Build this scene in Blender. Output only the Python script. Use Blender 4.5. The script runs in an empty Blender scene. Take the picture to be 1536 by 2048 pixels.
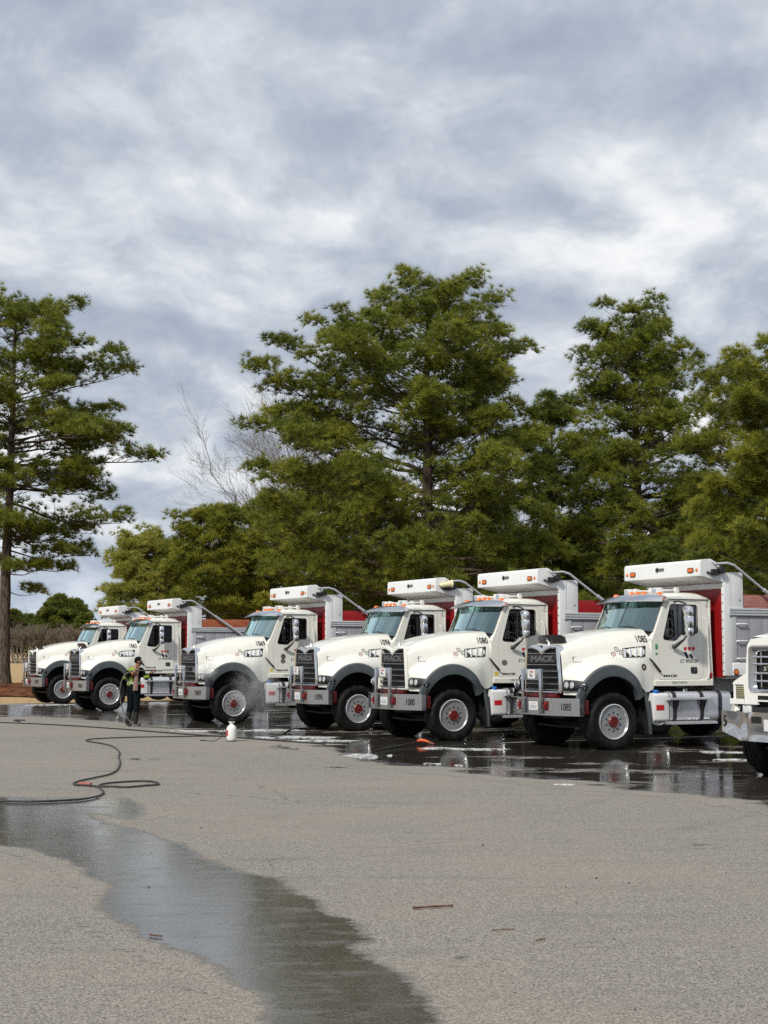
import bpy, bmesh, math, random
import numpy as np
from mathutils import Vector, Matrix
from mathutils.bvhtree import BVHTree
from mathutils.geometry import tessellate_polygon

SC = bpy.context.scene
COL = SC.collection
R = math.radians
PI = math.pi
rng = random.Random(7)

# ------------------------------------------------------------------ camera
CAM_H = 1.75
cam_d = bpy.data.cameras.new('camera')
cam = bpy.data.objects.new('camera', cam_d)
COL.objects.link(cam)
cam.location = (0, 0, CAM_H)
cam.rotation_euler = (R(90) + math.atan(287 / 3080), 0, 0)
cam_d.sensor_fit = 'HORIZONTAL'
cam_d.sensor_width = 36.0
cam_d.lens = 36.0 * 3080 / 1536
cam_d.clip_start = 0.1
cam_d.clip_end = 5000
SC.camera = cam

# ------------------------------------------------------------------ node helper
class NT:
    def __init__(s, tree):
        s.t = tree
        tree.nodes.clear()
    def n(s, kind, out=0, **kw):
        nd = s.t.nodes.new(kind)
        for k, v in kw.items():
            if k.startswith('_'):
                setattr(nd, k[1:], v)
                continue
            key = int(k[1:]) if k[0] == 'i' and k[1:].isdigit() else k.replace('__', ' ')
            inp = nd.inputs[key]
            if hasattr(v, 'is_output'):
                s.t.links.new(v, inp)
            else:
                if isinstance(v, (tuple, list)) and inp.type == 'RGBA' and len(v) == 3:
                    v = (*v, 1)
                inp.default_value = v
        return nd.outputs[out]
    def math(s, op, a, b=0.0, c=0.0, clamp=False):
        return s.n('ShaderNodeMath', _operation=op, _use_clamp=clamp, i0=a, i1=b, i2=c)
    def step(s, x, lo, hi):
        return s.n('ShaderNodeMapRange', _interpolation_type='SMOOTHSTEP', i0=x, i1=lo, i2=hi, i3=0.0, i4=1.0)
    def lin(s, x, lo, hi, a, b):
        return s.n('ShaderNodeMapRange', _clamp=True, i0=x, i1=lo, i2=hi, i3=a, i4=b)
    def mix(s, f, a, b, blend='MIX'):
        nd = s.t.nodes.new('ShaderNodeMix')
        nd.data_type = 'RGBA'
        nd.blend_type = blend
        for i, v in ((0, f), (6, a), (7, b)):
            if hasattr(v, 'is_output'):
                s.t.links.new(v, nd.inputs[i])
            else:
                if i > 0 and len(v) == 3:
                    v = (*v, 1)
                nd.inputs[i].default_value = v
        return nd.outputs[2]
    def noise(s, vec, scale, detail=4.0, rough=0.55, dist=0.0, out=0):
        return s.n('ShaderNodeTexNoise', out, Vector=vec, Scale=scale, Detail=detail, Roughness=rough, Distortion=dist)
    def mapping(s, vec, scale=(1, 1, 1), rot=(0, 0, 0), loc=(0, 0, 0)):
        return s.n('ShaderNodeMapping', Vector=vec, Location=loc, Rotation=rot, Scale=scale)
    def link(s, a, b):
        s.t.links.new(a, b)

# ------------------------------------------------------------------ world: overcast, broken cloud
SUN_EL, SUN_AZ = R(40), R(212)          # azimuth clockwise from +Y: behind and left of the camera
world = bpy.data.worlds.new('World')
SC.world = world
world.use_nodes = True
w = NT(world.node_tree)
sky = w.n('ShaderNodeTexSky', _sky_type='NISHITA', _sun_disc=False, _sun_elevation=SUN_EL, _sun_rotation=SUN_AZ,
          _air_density=1.0, _dust_density=0.6, _ozone_density=1.6)
sky_l = w.n('ShaderNodeVectorMath', _operation='SCALE', i0=sky, Scale=0.10)
d = w.n('ShaderNodeTexCoord', 0)
sep = w.t.nodes.new('ShaderNodeSeparateXYZ')
w.link(d, sep.inputs[0])
zp = w.math('MAXIMUM', sep.outputs[2], 0.0)
def cloud(dz, loc):
    """cloud density on a flat layer overhead; dz looks the same layer up a little higher, for lit edges and grey undersides"""
    zc = w.math('ADD', zp, 0.30 + dz)
    pl = w.n('ShaderNodeCombineXYZ', i0=w.math('DIVIDE', sep.outputs[0], zc), i1=w.math('DIVIDE', sep.outputs[1], zc), i2=0.0)
    pl = w.mapping(pl, scale=(1.15, 0.95, 1), rot=(0, 0, R(5)), loc=loc)
    warp = w.noise(pl, 2.4, 5, 0.55, out=1)
    pw = w.n('ShaderNodeVectorMath', _operation='MULTIPLY_ADD', i0=warp, i1=(0.26, 0.26, 0), i2=pl)
    big = w.noise(pw, 1.3, 2, 0.5)
    det = w.noise(pw, 2.9, 8, 0.57)
    return w.math('ADD', w.math('MULTIPLY', big, 0.45), w.math('MULTIPLY', det, 0.55))
LOC = (8.3, 2.2, 1.7)
n0 = cloud(0.0, LOC)
n1 = cloud(0.024, LOC)
relief = w.math('MULTIPLY', w.math('SUBTRACT', n0, n1), 1.2)
dens = w.math('SUBTRACT', w.math('ADD', n0, relief), 0.0)
lum = w.n('ShaderNodeValToRGB', Fac=dens)
cr = w.t.nodes[-1].color_ramp
cr.interpolation = 'LINEAR'
cols = [(0.33, (0.348, 0.400, 0.499)), (0.43, (0.423, 0.476, 0.563)), (0.50, (0.516, 0.565, 0.636)),
        (0.57, (0.632, 0.673, 0.731)), (0.65, (0.800, 0.818, 0.841)), (0.78, (0.970, 0.970, 0.970))]
cr.elements[0].position, cr.elements[0].color = cols[0][0], (*cols[0][1], 1)
cr.elements[1].position, cr.elements[1].color = cols[-1][0], (*cols[-1][1], 1)
for p_, c_ in cols[1:-1]:
    e = cr.elements.new(p_)
    e.color = (*c_, 1)
gap = w.math('MULTIPLY', w.step(n0, 0.38, 0.31), 0.3)
low = w.step(sep.outputs[2], 0.0, 0.11)      # thin, bluer cloud low down
skyc = w.mix(gap, lum, sky_l)
skyc = w.mix(w.lin(low, 0, 1, 0.55, 0.0), skyc, (0.48, 0.57, 0.69))
bg = w.n('ShaderNodeBackground', Color=skyc, Strength=1.0)
wo = w.t.nodes.new('ShaderNodeOutputWorld')
w.link(bg, wo.inputs[0])

# ------------------------------------------------------------------ sun through thin cloud
sun_d = bpy.data.lights.new('sun', 'SUN')
sun_d.energy = 3.1
sun_d.angle = R(6)
sun_d.color = (1.0, 0.95, 0.86)
sun = bpy.data.objects.new('sun', sun_d)
COL.objects.link(sun)
sun_dir = Vector((math.sin(SUN_AZ) * math.cos(SUN_EL), math.cos(SUN_AZ) * math.cos(SUN_EL), math.sin(SUN_EL)))
sun.rotation_euler = sun_dir.to_track_quat('Z', 'Y').to_euler()
sun.location = sun_dir * 60

# ------------------------------------------------------------------ exposure
SC.view_settings.view_transform = 'Standard'
SC.view_settings.look = 'None'
SC.view_settings.exposure = 0.1
SC.view_settings.gamma = 1.0
SC.view_settings.use_curve_mapping = False
SC.cycles.max_bounces = 6
SC.cycles.diffuse_bounces = 3
SC.cycles.glossy_bounces = 3
SC.cycles.volume_bounces = 1
SC.cycles.transparent_max_bounces = 8
SC.cycles.use_denoising = False
SC.cycles.caustics_reflective = False
SC.cycles.caustics_refractive = False
# ------------------------------------------------------------------ mesh helpers
def catmull(P, n):
    """resample control points (k, d) so that n pieces lie between each pair"""
    P = np.asarray(P, float)
    Q = np.vstack([2 * P[0] - P[1], P, 2 * P[-1] - P[-2]])
    out = []
    for i in range(1, len(Q) - 2):
        p0, p1, p2, p3 = Q[i - 1], Q[i], Q[i + 1], Q[i + 2]
        for j in range(n):
            t = j / n
            out.append(0.5 * (2 * p1 + (p2 - p0) * t + (2 * p0 - 5 * p1 + 4 * p2 - p3) * t * t
                              + (3 * p1 - p0 - 3 * p2 + p3) * t ** 3))
    out.append(P[-1])
    return np.array(out)

def round_poly(pts, r, n=4):
    """round the corners of a 2-D polygon; r a number or a list per corner"""
    out = []
    m = len(pts)
    for i in range(m):
        a, b, c = Vector(pts[i - 1]), Vector(pts[i]), Vector(pts[(i + 1) % m])
        rr = r[i] if isinstance(r, (list, tuple)) else r
        u, v = (a - b), (c - b)
        k = min(rr, u.length * .45, v.length * .45)
        if k < 1e-4:
            out.append(tuple(b))
            continue
        p, q = b + u.normalized() * k, b + v.normalized() * k
        for j in range(n + 1):
            t = j / n
            out.append(tuple((1 - t) ** 2 * p + 2 * t * (1 - t) * b + t * t * q))
    return out

class MB:
    def __init__(s):
        s.v, s.f = [], []
    def add(s, vs, fs):
        o = len(s.v)
        s.v += [tuple(map(float, p)) for p in vs]
        s.f += [tuple(o + i for i in f) for f in fs]
        return s
    def box(s, x0, x1, y0, y1, z0, z1):
        vs = [(x, y, z) for x in (x0, x1) for y in (y0, y1) for z in (z0, z1)]
        return s.add(vs, [(0, 1, 3, 2), (4, 6, 7, 5), (0, 4, 5, 1), (2, 3, 7, 6), (0, 2, 6, 4), (1, 5, 7, 3)])
    def prism(s, poly, axis, a, b):
        k = len(poly)
        def P(p, t):
            return {'x': (t, p[0], p[1]), 'y': (p[0], t, p[1]), 'z': (p[0], p[1], t)}[axis]
        vs = [P(p, a) for p in poly] + [P(p, b) for p in poly]
        tri = [tuple(t) for t in tessellate_polygon([[Vector((p[0], p[1], 0)) for p in poly]])]
        fs = tri + [tuple(i + k for i in t[::-1]) for t in tri]
        fs += [(i, (i + 1) % k, (i + 1) % k + k, i + k) for i in range(k)]
        return s.add(vs, fs)
    def plate(s, outer, holes, fmap, o0, o1):
        loops = [outer] + list(holes)
        flat = [p for l in loops for p in l]
        tri = tessellate_polygon([[Vector((p[0], p[1], 0)) for p in l] for l in loops])
        k = len(flat)
        vs = [fmap(p, o0) for p in flat] + [fmap(p, o1) for p in flat]
        fs = [tuple(t) for t in tri] + [tuple(i + k for i in t[::-1]) for t in tri]
        o = 0
        for l in loops:
            m = len(l)
            fs += [(o + i, o + (i + 1) % m, o + (i + 1) % m + k, o + i + k) for i in range(m)]
            o += m
        return s.add(vs, fs)
    def lathe(s, prof, axis='z', c=(0, 0, 0), seg=24, mod=None):
        vs, fs = [], []
        k = len(prof)
        for i in range(seg):
            a = 2 * PI * i / seg
            for j, (r, h) in enumerate(prof):
                if mod:
                    r = r + mod(i, j)
                u, v = r * math.cos(a), r * math.sin(a)
                vs.append({'x': (c[0] + h, c[1] + u, c[2] + v), 'y': (c[0] + u, c[1] + h, c[2] + v),
                           'z': (c[0] + u, c[1] + v, c[2] + h)}[axis])
        for i in range(seg):
            i2 = (i + 1) % seg
            for j in range(k - 1):
                fs.append((i * k + j, i2 * k + j, i2 * k + j + 1, i * k + j + 1))
        if prof[0][0] > 1e-5:
            fs.append(tuple(i * k for i in range(seg))[::-1])
        if prof[-1][0] > 1e-5:
            fs.append(tuple(i * k + k - 1 for i in range(seg)))
        return s.add(vs, fs)
    def tube(s, path, r, seg=8, closed=False):
        P = [Vector(p) for p in path]
        m = len(P)
        rr = list(r) if hasattr(r, '__len__') else [r] * m
        vs, fs = [], []
        up = None
        for i in range(m):
            if closed:
                t = P[(i + 1) % m] - P[i - 1]
            else:
                t = P[min(i + 1, m - 1)] - P[max(i - 1, 0)]
            if t.length < 1e-9:
                t = Vector((0, 0, 1))
            t.normalize()
            if up is None:
                up = t.orthogonal().normalized()
            else:
                up = (up - t * up.dot(t))
                up = up.normalized() if up.length > 1e-6 else t.orthogonal().normalized()
            w_ = t.cross(up)
            for j in range(seg):
                a = 2 * PI * j / seg
                vs.append(P[i] + (up * math.cos(a) + w_ * math.sin(a)) * rr[i])
        for i in range(m if closed else m - 1):
            i2 = (i + 1) % m
            for j in range(seg):
                fs.append((i * seg + j, i * seg + (j + 1) % seg, i2 * seg + (j + 1) % seg, i2 * seg + j))
        if not closed:
            fs.append(tuple(range(seg))[::-1])
            fs.append(tuple((m - 1) * seg + j for j in range(seg)))
        return s.add(vs, fs)
    def grid(s, G, flip=False):
        nu, nv = len(G), len(G[0])
        vs = [p for row in G for p in row]
        fs = []
        for i in range(nu - 1):
            for j in range(nv - 1):
                q = (i * nv + j, i * nv + j + 1, (i + 1) * nv + j + 1, (i + 1) * nv + j)
                fs.append(q[::-1] if flip else q)
        return s.add(vs, fs)
    def mirror_y(s):
        o = MB()
        o.v = [(x, -y, z) for x, y, z in s.v]
        o.f = [f[::-1] for f in s.f]
        return o
    def both(s):
        m = s.mirror_y()
        return s.add(m.v, m.f)
    def mesh(s, name, mat, bevel=0, seg=2, smooth=40, merge=0):
        me = bpy.data.meshes.new(name)
        bm = bmesh.new()
        vs = [bm.verts.new(p) for p in s.v]
        for f in s.f:
            if len(set(f)) < 3:
                continue
            try:
                bm.faces.new([vs[i] for i in f])
            except ValueError:
                pass
        if merge:
            bmesh.ops.remove_doubles(bm, verts=bm.verts, dist=merge)
        bmesh.ops.recalc_face_normals(bm, faces=bm.faces)
        if bevel:
            bmesh.ops.dissolve_limit(bm, angle_limit=R(1), verts=bm.verts, edges=bm.edges)
            ed = [e for e in bm.edges if len(e.link_faces) == 2 and e.calc_face_angle(0) > R(28)]
            bmesh.ops.bevel(bm, geom=ed, offset=bevel, segments=seg, profile=0.6, affect='EDGES', clamp_overlap=True)
        bm.to_mesh(me)
        bm.free()
        me.materials.append(mat)
        if smooth:
            me.polygons.foreach_set('use_smooth', [True] * len(me.polygons))
            me.set_sharp_from_angle(angle=R(smooth))
        return me
    def build(s, name, mat, parent=None, **kw):
        return link(name, s.mesh(name, mat, **kw), parent)

def link(name, data, parent=None):
    o = bpy.data.objects.new(name, data)
    COL.objects.link(o)
    if parent is not None:
        o.parent = parent
    return o

def tag(o, label=None, cat=None, group=None, kind=None):
    for k, v in (('label', label), ('category', cat), ('group', group), ('kind', kind)):
        if v:
            o[k] = v
    return o

def empty(name, loc, rz=0.0):
    o = link(name, None)
    o.empty_display_size = 0.3
    o.location = loc
    o.rotation_euler = (0, 0, rz)
    return o

def raw_mesh(name, V, F, mat, smooth=False, attr=None):
    """fast triangle mesh from numpy arrays; attr = {name: per-vertex floats}"""
    me = bpy.data.meshes.new(name)
    V = np.asarray(V, np.float32)
    F = np.asarray(F, np.int32)
    k = F.shape[1]
    me.vertices.add(len(V))
    me.vertices.foreach_set('co', V.ravel())
    me.loops.add(F.size)
    me.loops.foreach_set('vertex_index', F.ravel())
    me.polygons.add(len(F))
    me.polygons.foreach_set('loop_start', np.arange(0, F.size, k, dtype=np.int32))
    me.polygons.foreach_set('loop_total', np.full(len(F), k, np.int32))
    me.update(calc_edges=True)
    if attr:
        for n_, a_ in attr.items():
            at = me.attributes.new(n_, 'FLOAT', 'POINT')
            at.data.foreach_set('value', np.asarray(a_, np.float32))
    if smooth:
        me.polygons.foreach_set('use_smooth', [True] * len(me.polygons))
    me.materials.append(mat)
    me.validate()
    return me

def text_geo(s, size=1.0, offset=0.0, xs=1.0, align='CENTER', spacing=1.0, shear=0.0):
    cu = bpy.data.curves.new('t', 'FONT')
    cu.body = s
    cu.size = size
    cu.offset = offset
    cu.align_x = align
    cu.align_y = 'CENTER'
    cu.space_character = spacing
    cu.shear = shear
    cu.resolution_u = 3
    o = bpy.data.objects.new('t', cu)
    COL.objects.link(o)
    dg = bpy.context.evaluated_depsgraph_get()
    me = o.evaluated_get(dg).to_mesh()
    V = [(v.co.x * xs, v.co.y) for v in me.vertices]
    F = [tuple(p.vertices) for p in me.polygons]
    bpy.data.objects.remove(o)
    bpy.data.curves.remove(cu)
    return V, F

def decal_mesh(name, V, F, O, U, W, mat, bvh=None, lift=0.004, thick=0.0):
    """flat print: 2-D (u, v) geometry laid on the plane O + uU + vW, or dropped along the plane's normal onto bvh"""
    O, U, W = Vector(O), Vector(U).normalized(), Vector(W).normalized()
    n = U.cross(W).normalized()
    out = []
    for u, v in V:
        p = O + U * u + W * v
        if bvh:
            h, hn, _, _ = bvh.ray_cast(p + n * 0.6, -n, 1.4)
            if h is not None:
                if hn.dot(n) < 0:
                    hn = -hn
                p = h + hn * lift
            else:
                p = p + n * lift
        else:
            p = p + n * lift
        out.append(p)
    mb = MB()
    mb.add(out, F)
    if thick:
        k = len(out)
        mb.add([p - n * thick for p in out], [f[::-1] for f in F])
        cnt = {}
        for f in F:
            for a, b in zip(f, f[1:] + f[:1]):
                cnt[(a, b)] = 1
        for (a, b) in cnt:
            if (b, a) not in cnt:
                mb.f.append((a, b, b + k, a + k))
    me = bpy.data.meshes.new(name)
    me.from_pydata([tuple(p) for p in mb.v], [], mb.f)
    me.materials.append(mat)
    return me

def shape_geo(polys):
    V, F = [], []
    for p in polys:
        o = len(V)
        V += list(p)
        F += [tuple(o + i for i in t) for t in tessellate_polygon([[Vector((a, b, 0)) for a, b in p]])]
    return V, F

def ring_geo(r0, r1, n=20, teeth=0, c=(0, 0)):
    V, F = [], []
    for i in range(n):
        a = 2 * PI * i / n
        k = 1.0
        if teeth:
            k = 1.14 if (i * teeth * 2 // n) % 2 == 0 else 0.97
        V += [(c[0] + r0 * math.cos(a), c[1] + r0 * math.sin(a)), (c[0] + r1 * k * math.cos(a), c[1] + r1 * k * math.sin(a))]
    for i in range(n):
        j = (i + 1) % n
        F.append((2 * i, 2 * i + 1, 2 * j + 1, 2 * j))
    return V, F
# ------------------------------------------------------------------ materials
def mat_new(name):
    m = bpy.data.materials.new(name)
    m.use_nodes = True
    return m, NT(m.node_tree)

def finish(nt, sh, disp=None, vol=None):
    o = nt.t.nodes.new('ShaderNodeOutputMaterial')
    if sh is not None:
        nt.link(sh, o.inputs[0])
    if vol is not None:
        nt.link(vol, o.inputs[1])

def pbsdf(nt, **kw):
    return nt.n('ShaderNodeBsdfPrincipled', **kw)

def simple(name, col, rough=0.5, metal=0.0, grime=0.12, scale=6.0, bump=0.0, bscale=40.0, coat=0.0, spec=0.5, tint=(0.5, 0.45, 0.38)):
    """plain material with soft dirt and roughness variation"""
    m, nt = mat_new(name)
    tc = nt.n('ShaderNodeTexCoord', 3)
    n1 = nt.noise(tc, scale, 6, 0.6)
    n2 = nt.noise(tc, scale * 5, 4, 0.6)
    n3 = nt.noise(nt.mapping(tc, scale=(4, 4, 0.5)), scale * 1.3, 5, 0.6)
    f = nt.math('MULTIPLY', nt.step(nt.math('ADD', nt.math('ADD', nt.math('MULTIPLY', n1, .45), nt.math('MULTIPLY', n2, .25)), nt.math('MULTIPLY', n3, .30)), 0.42, 0.72), grime)
    dirty = tuple(c * t for c, t in zip(col, tint))
    c = nt.mix(f, col, dirty)
    rg = nt.lin(n1, 0.3, 0.7, max(rough - .08, .02), min(rough + .1, 1))
    kw = dict(Base__Color=c, Roughness=rg, Metallic=metal)
    if bump:
        kw['Normal'] = nt.n('ShaderNodeBump', Strength=bump, Distance=0.01, Height=nt.noise(tc, bscale, 3))
    if coat:
        kw['Coat__Weight'] = coat
        kw['Coat__Roughness'] = 0.06
    kw['Specular__IOR__Level'] = spec
    finish(nt, pbsdf(nt, **kw))
    return m

M = {}
M['white'] = simple('white_paint', (0.755, 0.75, 0.685), 0.30, grime=0.34, scale=2.2, coat=0.6, tint=(0.78, 0.73, 0.64))
M['white_cool'] = simple('white_body_paint', (0.74, 0.75, 0.75), 0.42, grime=0.22, scale=2.5, tint=(0.74, 0.72, 0.70))
M['white_bright'] = simple('bright_white_paint', (0.84, 0.84, 0.80), 0.3, grime=0.10, scale=2.0, coat=0.35, tint=(0.8, .78, .7))
M['red'] = simple('red_paint', (0.29, 0.007, 0.009), 0.42, grime=0.35, scale=2.0, tint=(0.5, 0.5, 0.5))
M['red_frame'] = simple('red_frame_paint', (0.10, 0.006, 0.006), 0.5, grime=0.5, scale=6, tint=(0.25, 0.3, 0.3))
M['flare'] = simple('grey_plastic', (0.070, 0.084, 0.092), 0.45, grime=0.4, scale=5, tint=(1.8, 1.7, 1.6), bump=.1, bscale=180)
M['black'] = simple('black_plastic', (0.012, 0.012, 0.013), 0.45, grime=0.3, scale=5, tint=(2.5, 2.4, 2.2))
M['void'] = simple('dark_interior', (0.010, 0.010, 0.011), 0.8, grime=0.2)
M['under'] = simple('greasy_steel', (0.014, 0.013, 0.012), 0.6, grime=0.5, scale=7, tint=(2.6, 2.0, 1.6))
M['steel'] = simple('stainless_steel', (0.60, 0.61, 0.62), 0.20, metal=1.0, grime=0.35, scale=9, tint=(0.55, 0.52, 0.5))
M['dull_steel'] = simple('dull_steel', (0.30, 0.29, 0.29), 0.42, metal=1.0, grime=0.4, scale=9, tint=(0.5, 0.48, 0.46))
M['chrome'] = simple('chrome', (0.80, 0.81, 0.82), 0.09, metal=1.0, grime=0.2, scale=7, tint=(0.6, 0.6, 0.58))
M['polished'] = simple('polished_aluminium', (0.72, 0.73, 0.74), 0.24, metal=1.0, grime=0.25, scale=9, tint=(0.55, 0.52, 0.5))
M['tank'] = None
M['grey_panel'] = simple('aluminium_planks', (0.33, 0.33, 0.36), 0.5, grime=0.35, scale=3.0, tint=(0.62, 0.6, 0.6))
M['rail'] = simple('aluminium_rail', (0.44, 0.46, 0.48), 0.45, grime=0.3, scale=4.0, tint=(0.65, 0.63, 0.6))
M['amber'] = simple('amber_lens', (0.75, 0.16, 0.012), 0.2, grime=0.15, coat=.4)
M['red_lens'] = simple('red_sticker', (0.55, 0.015, 0.02), 0.4, grime=0.2)
M['decal_black'] = simple('black_print', (0.016, 0.016, 0.018), 0.5, grime=0.1)
M['decal_grey'] = simple('grey_print', (0.13, 0.13, 0.13), 0.5, grime=0.1)
M['decal_navy'] = simple('navy_print', (0.010, 0.018, 0.045), 0.5, grime=0.1)
M['decal_red'] = simple('red_print', (0.52, 0.018, 0.022), 0.5, grime=0.1)
M['decal_white'] = simple('white_print', (0.72, 0.72, 0.70), 0.5, grime=0.15)
M['decal_brown'] = simple('brown_print', (0.06, 0.035, 0.015), 0.5, grime=0.1)
M['decal_green'] = simple('green_sticker', (0.05, 0.30, 0.12), 0.5, grime=0.1)
M['decal_yellow'] = simple('yellow_sticker', (0.70, 0.55, 0.05), 0.5, grime=0.1)
M['blue'] = simple('blue_cap', (0.02, 0.16, 0.50), 0.4, grime=0.1)
M['reflector'] = simple('headlamp_reflector', (0.82, 0.84, 0.84), 0.16, metal=1.0, grime=0.0)
M['bulb'] = simple('headlamp_bowl', (0.85, 0.86, 0.85), 0.25, grime=0.0)
M['seat'] = simple('seat_cloth', (0.028, 0.028, 0.03), 0.9, grime=0.1)
M['paper'] = simple('paper', (0.75, 0.8, 0.74), 0.7, grime=0.05)
M['cream_plastic'] = simple('cream_plastic', (0.72, 0.66, 0.42), 0.5, grime=.2)

def mk_tank():
    m, nt = mat_new('brushed_aluminium')
    tc = nt.n('ShaderNodeTexCoord', 3)
    st = nt.noise(nt.mapping(tc, scale=(60, 1, 1.0)), 1.0, 3, 0.6)
    n1 = nt.noise(tc, 3.0, 5)
    c = nt.mix(nt.math('MULTIPLY', st, n1), (0.80, 0.81, 0.83), (0.50, 0.50, 0.53))
    finish(nt, pbsdf(nt, Base__Color=c, Roughness=nt.lin(st, .3, .7, .30, .5), Metallic=0.75,
                     Normal=nt.n('ShaderNodeBump', Strength=0.08, Distance=0.005, Height=st)))
    return m
M['tank'] = mk_tank()

def mk_tyre():
    m, nt = mat_new('tyre_rubber')
    tc = nt.n('ShaderNodeTexCoord', 3)
    n1 = nt.noise(tc, 7, 6)
    c = nt.mix(nt.step(n1, .45, .8), (0.0045, 0.0045, 0.0048), (0.017, 0.0165, 0.0155))
    finish(nt, pbsdf(nt, Base__Color=c, Roughness=nt.lin(n1, .3, .7, .42, .75), Specular__IOR__Level=0.22,
                     Normal=nt.n('ShaderNodeBump', Strength=0.25, Distance=0.01, Height=nt.noise(tc, 70, 3))))
    return m
M['tyre'] = mk_tyre()

def mk_glass(name, tint, refl=1.0, gcol=(1, 1, 1)):
    m, nt = mat_new(name)
    fr = nt.n('ShaderNodeFresnel', IOR=1.5)
    gl = nt.n('ShaderNodeBsdfGlossy', Color=gcol, Roughness=0.02)
    tr = nt.n('ShaderNodeBsdfTransparent', Color=tint)
    fr2 = nt.math('MULTIPLY', fr, refl, clamp=True)
    nd = nt.t.nodes.new('ShaderNodeMixShader')
    nt.link(fr2, nd.inputs[0]); nt.link(tr, nd.inputs[1]); nt.link(gl, nd.inputs[2])
    finish(nt, nd.outputs[0])
    return m
M['glass'] = mk_glass('windscreen_glass', (0.62, 0.84, 0.78), 5.6, (0.72, 0.95, 0.92))
M['glass_dark'] = mk_glass('tinted_side_glass', (0.16, 0.18, 0.18), 0.8)
M['lens'] = mk_glass('clear_lens', (0.88, 0.90, 0.90), 1.2)

def mk_wood(name, a, b):
    m, nt = mat_new(name)
    tc = nt.n('ShaderNodeTexCoord', 3)
    g = nt.noise(nt.mapping(tc, scale=(0.8, 4, 9)), 2.0, 7, 0.6, 1.5)
    g2 = nt.noise(nt.mapping(tc, scale=(1.5, 4, 40)), 1.5, 5, 0.6, .6)
    f = nt.step(nt.math('ADD', nt.math('MULTIPLY', g, .6), nt.math('MULTIPLY', g2, .4)), .38, .62)
    c = nt.mix(f, a, b)
    finish(nt, pbsdf(nt, Base__Color=c, Roughness=0.75, Normal=nt.n('ShaderNodeBump', Strength=0.3, Distance=0.006, Height=g2)))
    return m
M['wood_pink'] = mk_wood('weathered_red_wood', (0.40, 0.20, 0.17), (0.26, 0.065, 0.05))
M['wood_orange'] = mk_wood('flaking_red_wood', (0.34, 0.13, 0.05), (0.30, 0.03, 0.015))

def mk_bark(name, a, b):
    m, nt = mat_new(name)
    tc = nt.n('ShaderNodeTexCoord', 3)
    mp = nt.mapping(tc, scale=(1, 1, 0.22))
    v = nt.n('ShaderNodeTexVoronoi', 0, Vector=mp, Scale=9.0)
    n1 = nt.noise(mp, 6, 6, .6)
    f = nt.step(nt.math('ADD', nt.math('MULTIPLY', v, .8), nt.math('MULTIPLY', n1, .5)), .3, .8)
    finish(nt, pbsdf(nt, Base__Color=nt.mix(f, a, b), Roughness=0.92, Specular__IOR__Level=0.15,
                     Normal=nt.n('ShaderNodeBump', Strength=0.9, Distance=0.05, Height=f)))
    return m
M['bark'] = mk_bark('pine_bark', (0.042, 0.031, 0.024), (0.115, 0.088, 0.068))
M['bark_pale'] = mk_bark('pale_bark', (0.17, 0.15, 0.135), (0.34, 0.31, 0.29))
M['bark_tan'] = mk_bark('tan_bark', (0.10, 0.076, 0.060), (0.27, 0.22, 0.17))
M['twig_grey'] = mk_bark('grey_twigs', (0.15, 0.14, 0.135), (0.27, 0.26, 0.25))

def mk_needle(name, dark, mid, tip, trans=0.34):
    m, nt = mat_new(name)
    a = nt.n('ShaderNodeAttribute', 2, _attribute_name='tint')
    tc = nt.n('ShaderNodeTexCoord', 3)
    n1 = nt.noise(tc, 0.45, 4)
    f = nt.math('ADD', nt.math('MULTIPLY', a, 0.75), nt.math('MULTIPLY', n1, 0.5))
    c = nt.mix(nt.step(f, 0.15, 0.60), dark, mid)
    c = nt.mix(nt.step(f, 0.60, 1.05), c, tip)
    df = pbsdf(nt, Base__Color=c, Roughness=0.55, Specular__IOR__Level=0.35)
    tr = nt.n('ShaderNodeBsdfTranslucent', Color=c)
    nd = nt.t.nodes.new('ShaderNodeMixShader')
    nd.inputs[0].default_value = trans
    nt.link(df, nd.inputs[1]); nt.link(tr, nd.inputs[2])
    finish(nt, nd.outputs[0])
    return m
M['needle'] = mk_needle('pine_needles', (0.036, 0.052, 0.009), (0.165, 0.198, 0.023), (0.350, 0.345, 0.046))
M['needle_deep'] = mk_needle('dark_pine_needles', (0.026, 0.042, 0.009), (0.112, 0.146, 0.022), (0.265, 0.275, 0.042))
M['needle_light'] = mk_needle('pale_pine_needles', (0.120, 0.145, 0.024), (0.300, 0.315, 0.055), (0.470, 0.440, 0.110))
M['needle_olive'] = mk_needle('olive_pine_needles', (0.044, 0.060, 0.009), (0.185, 0.208, 0.022), (0.375, 0.355, 0.045))

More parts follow.
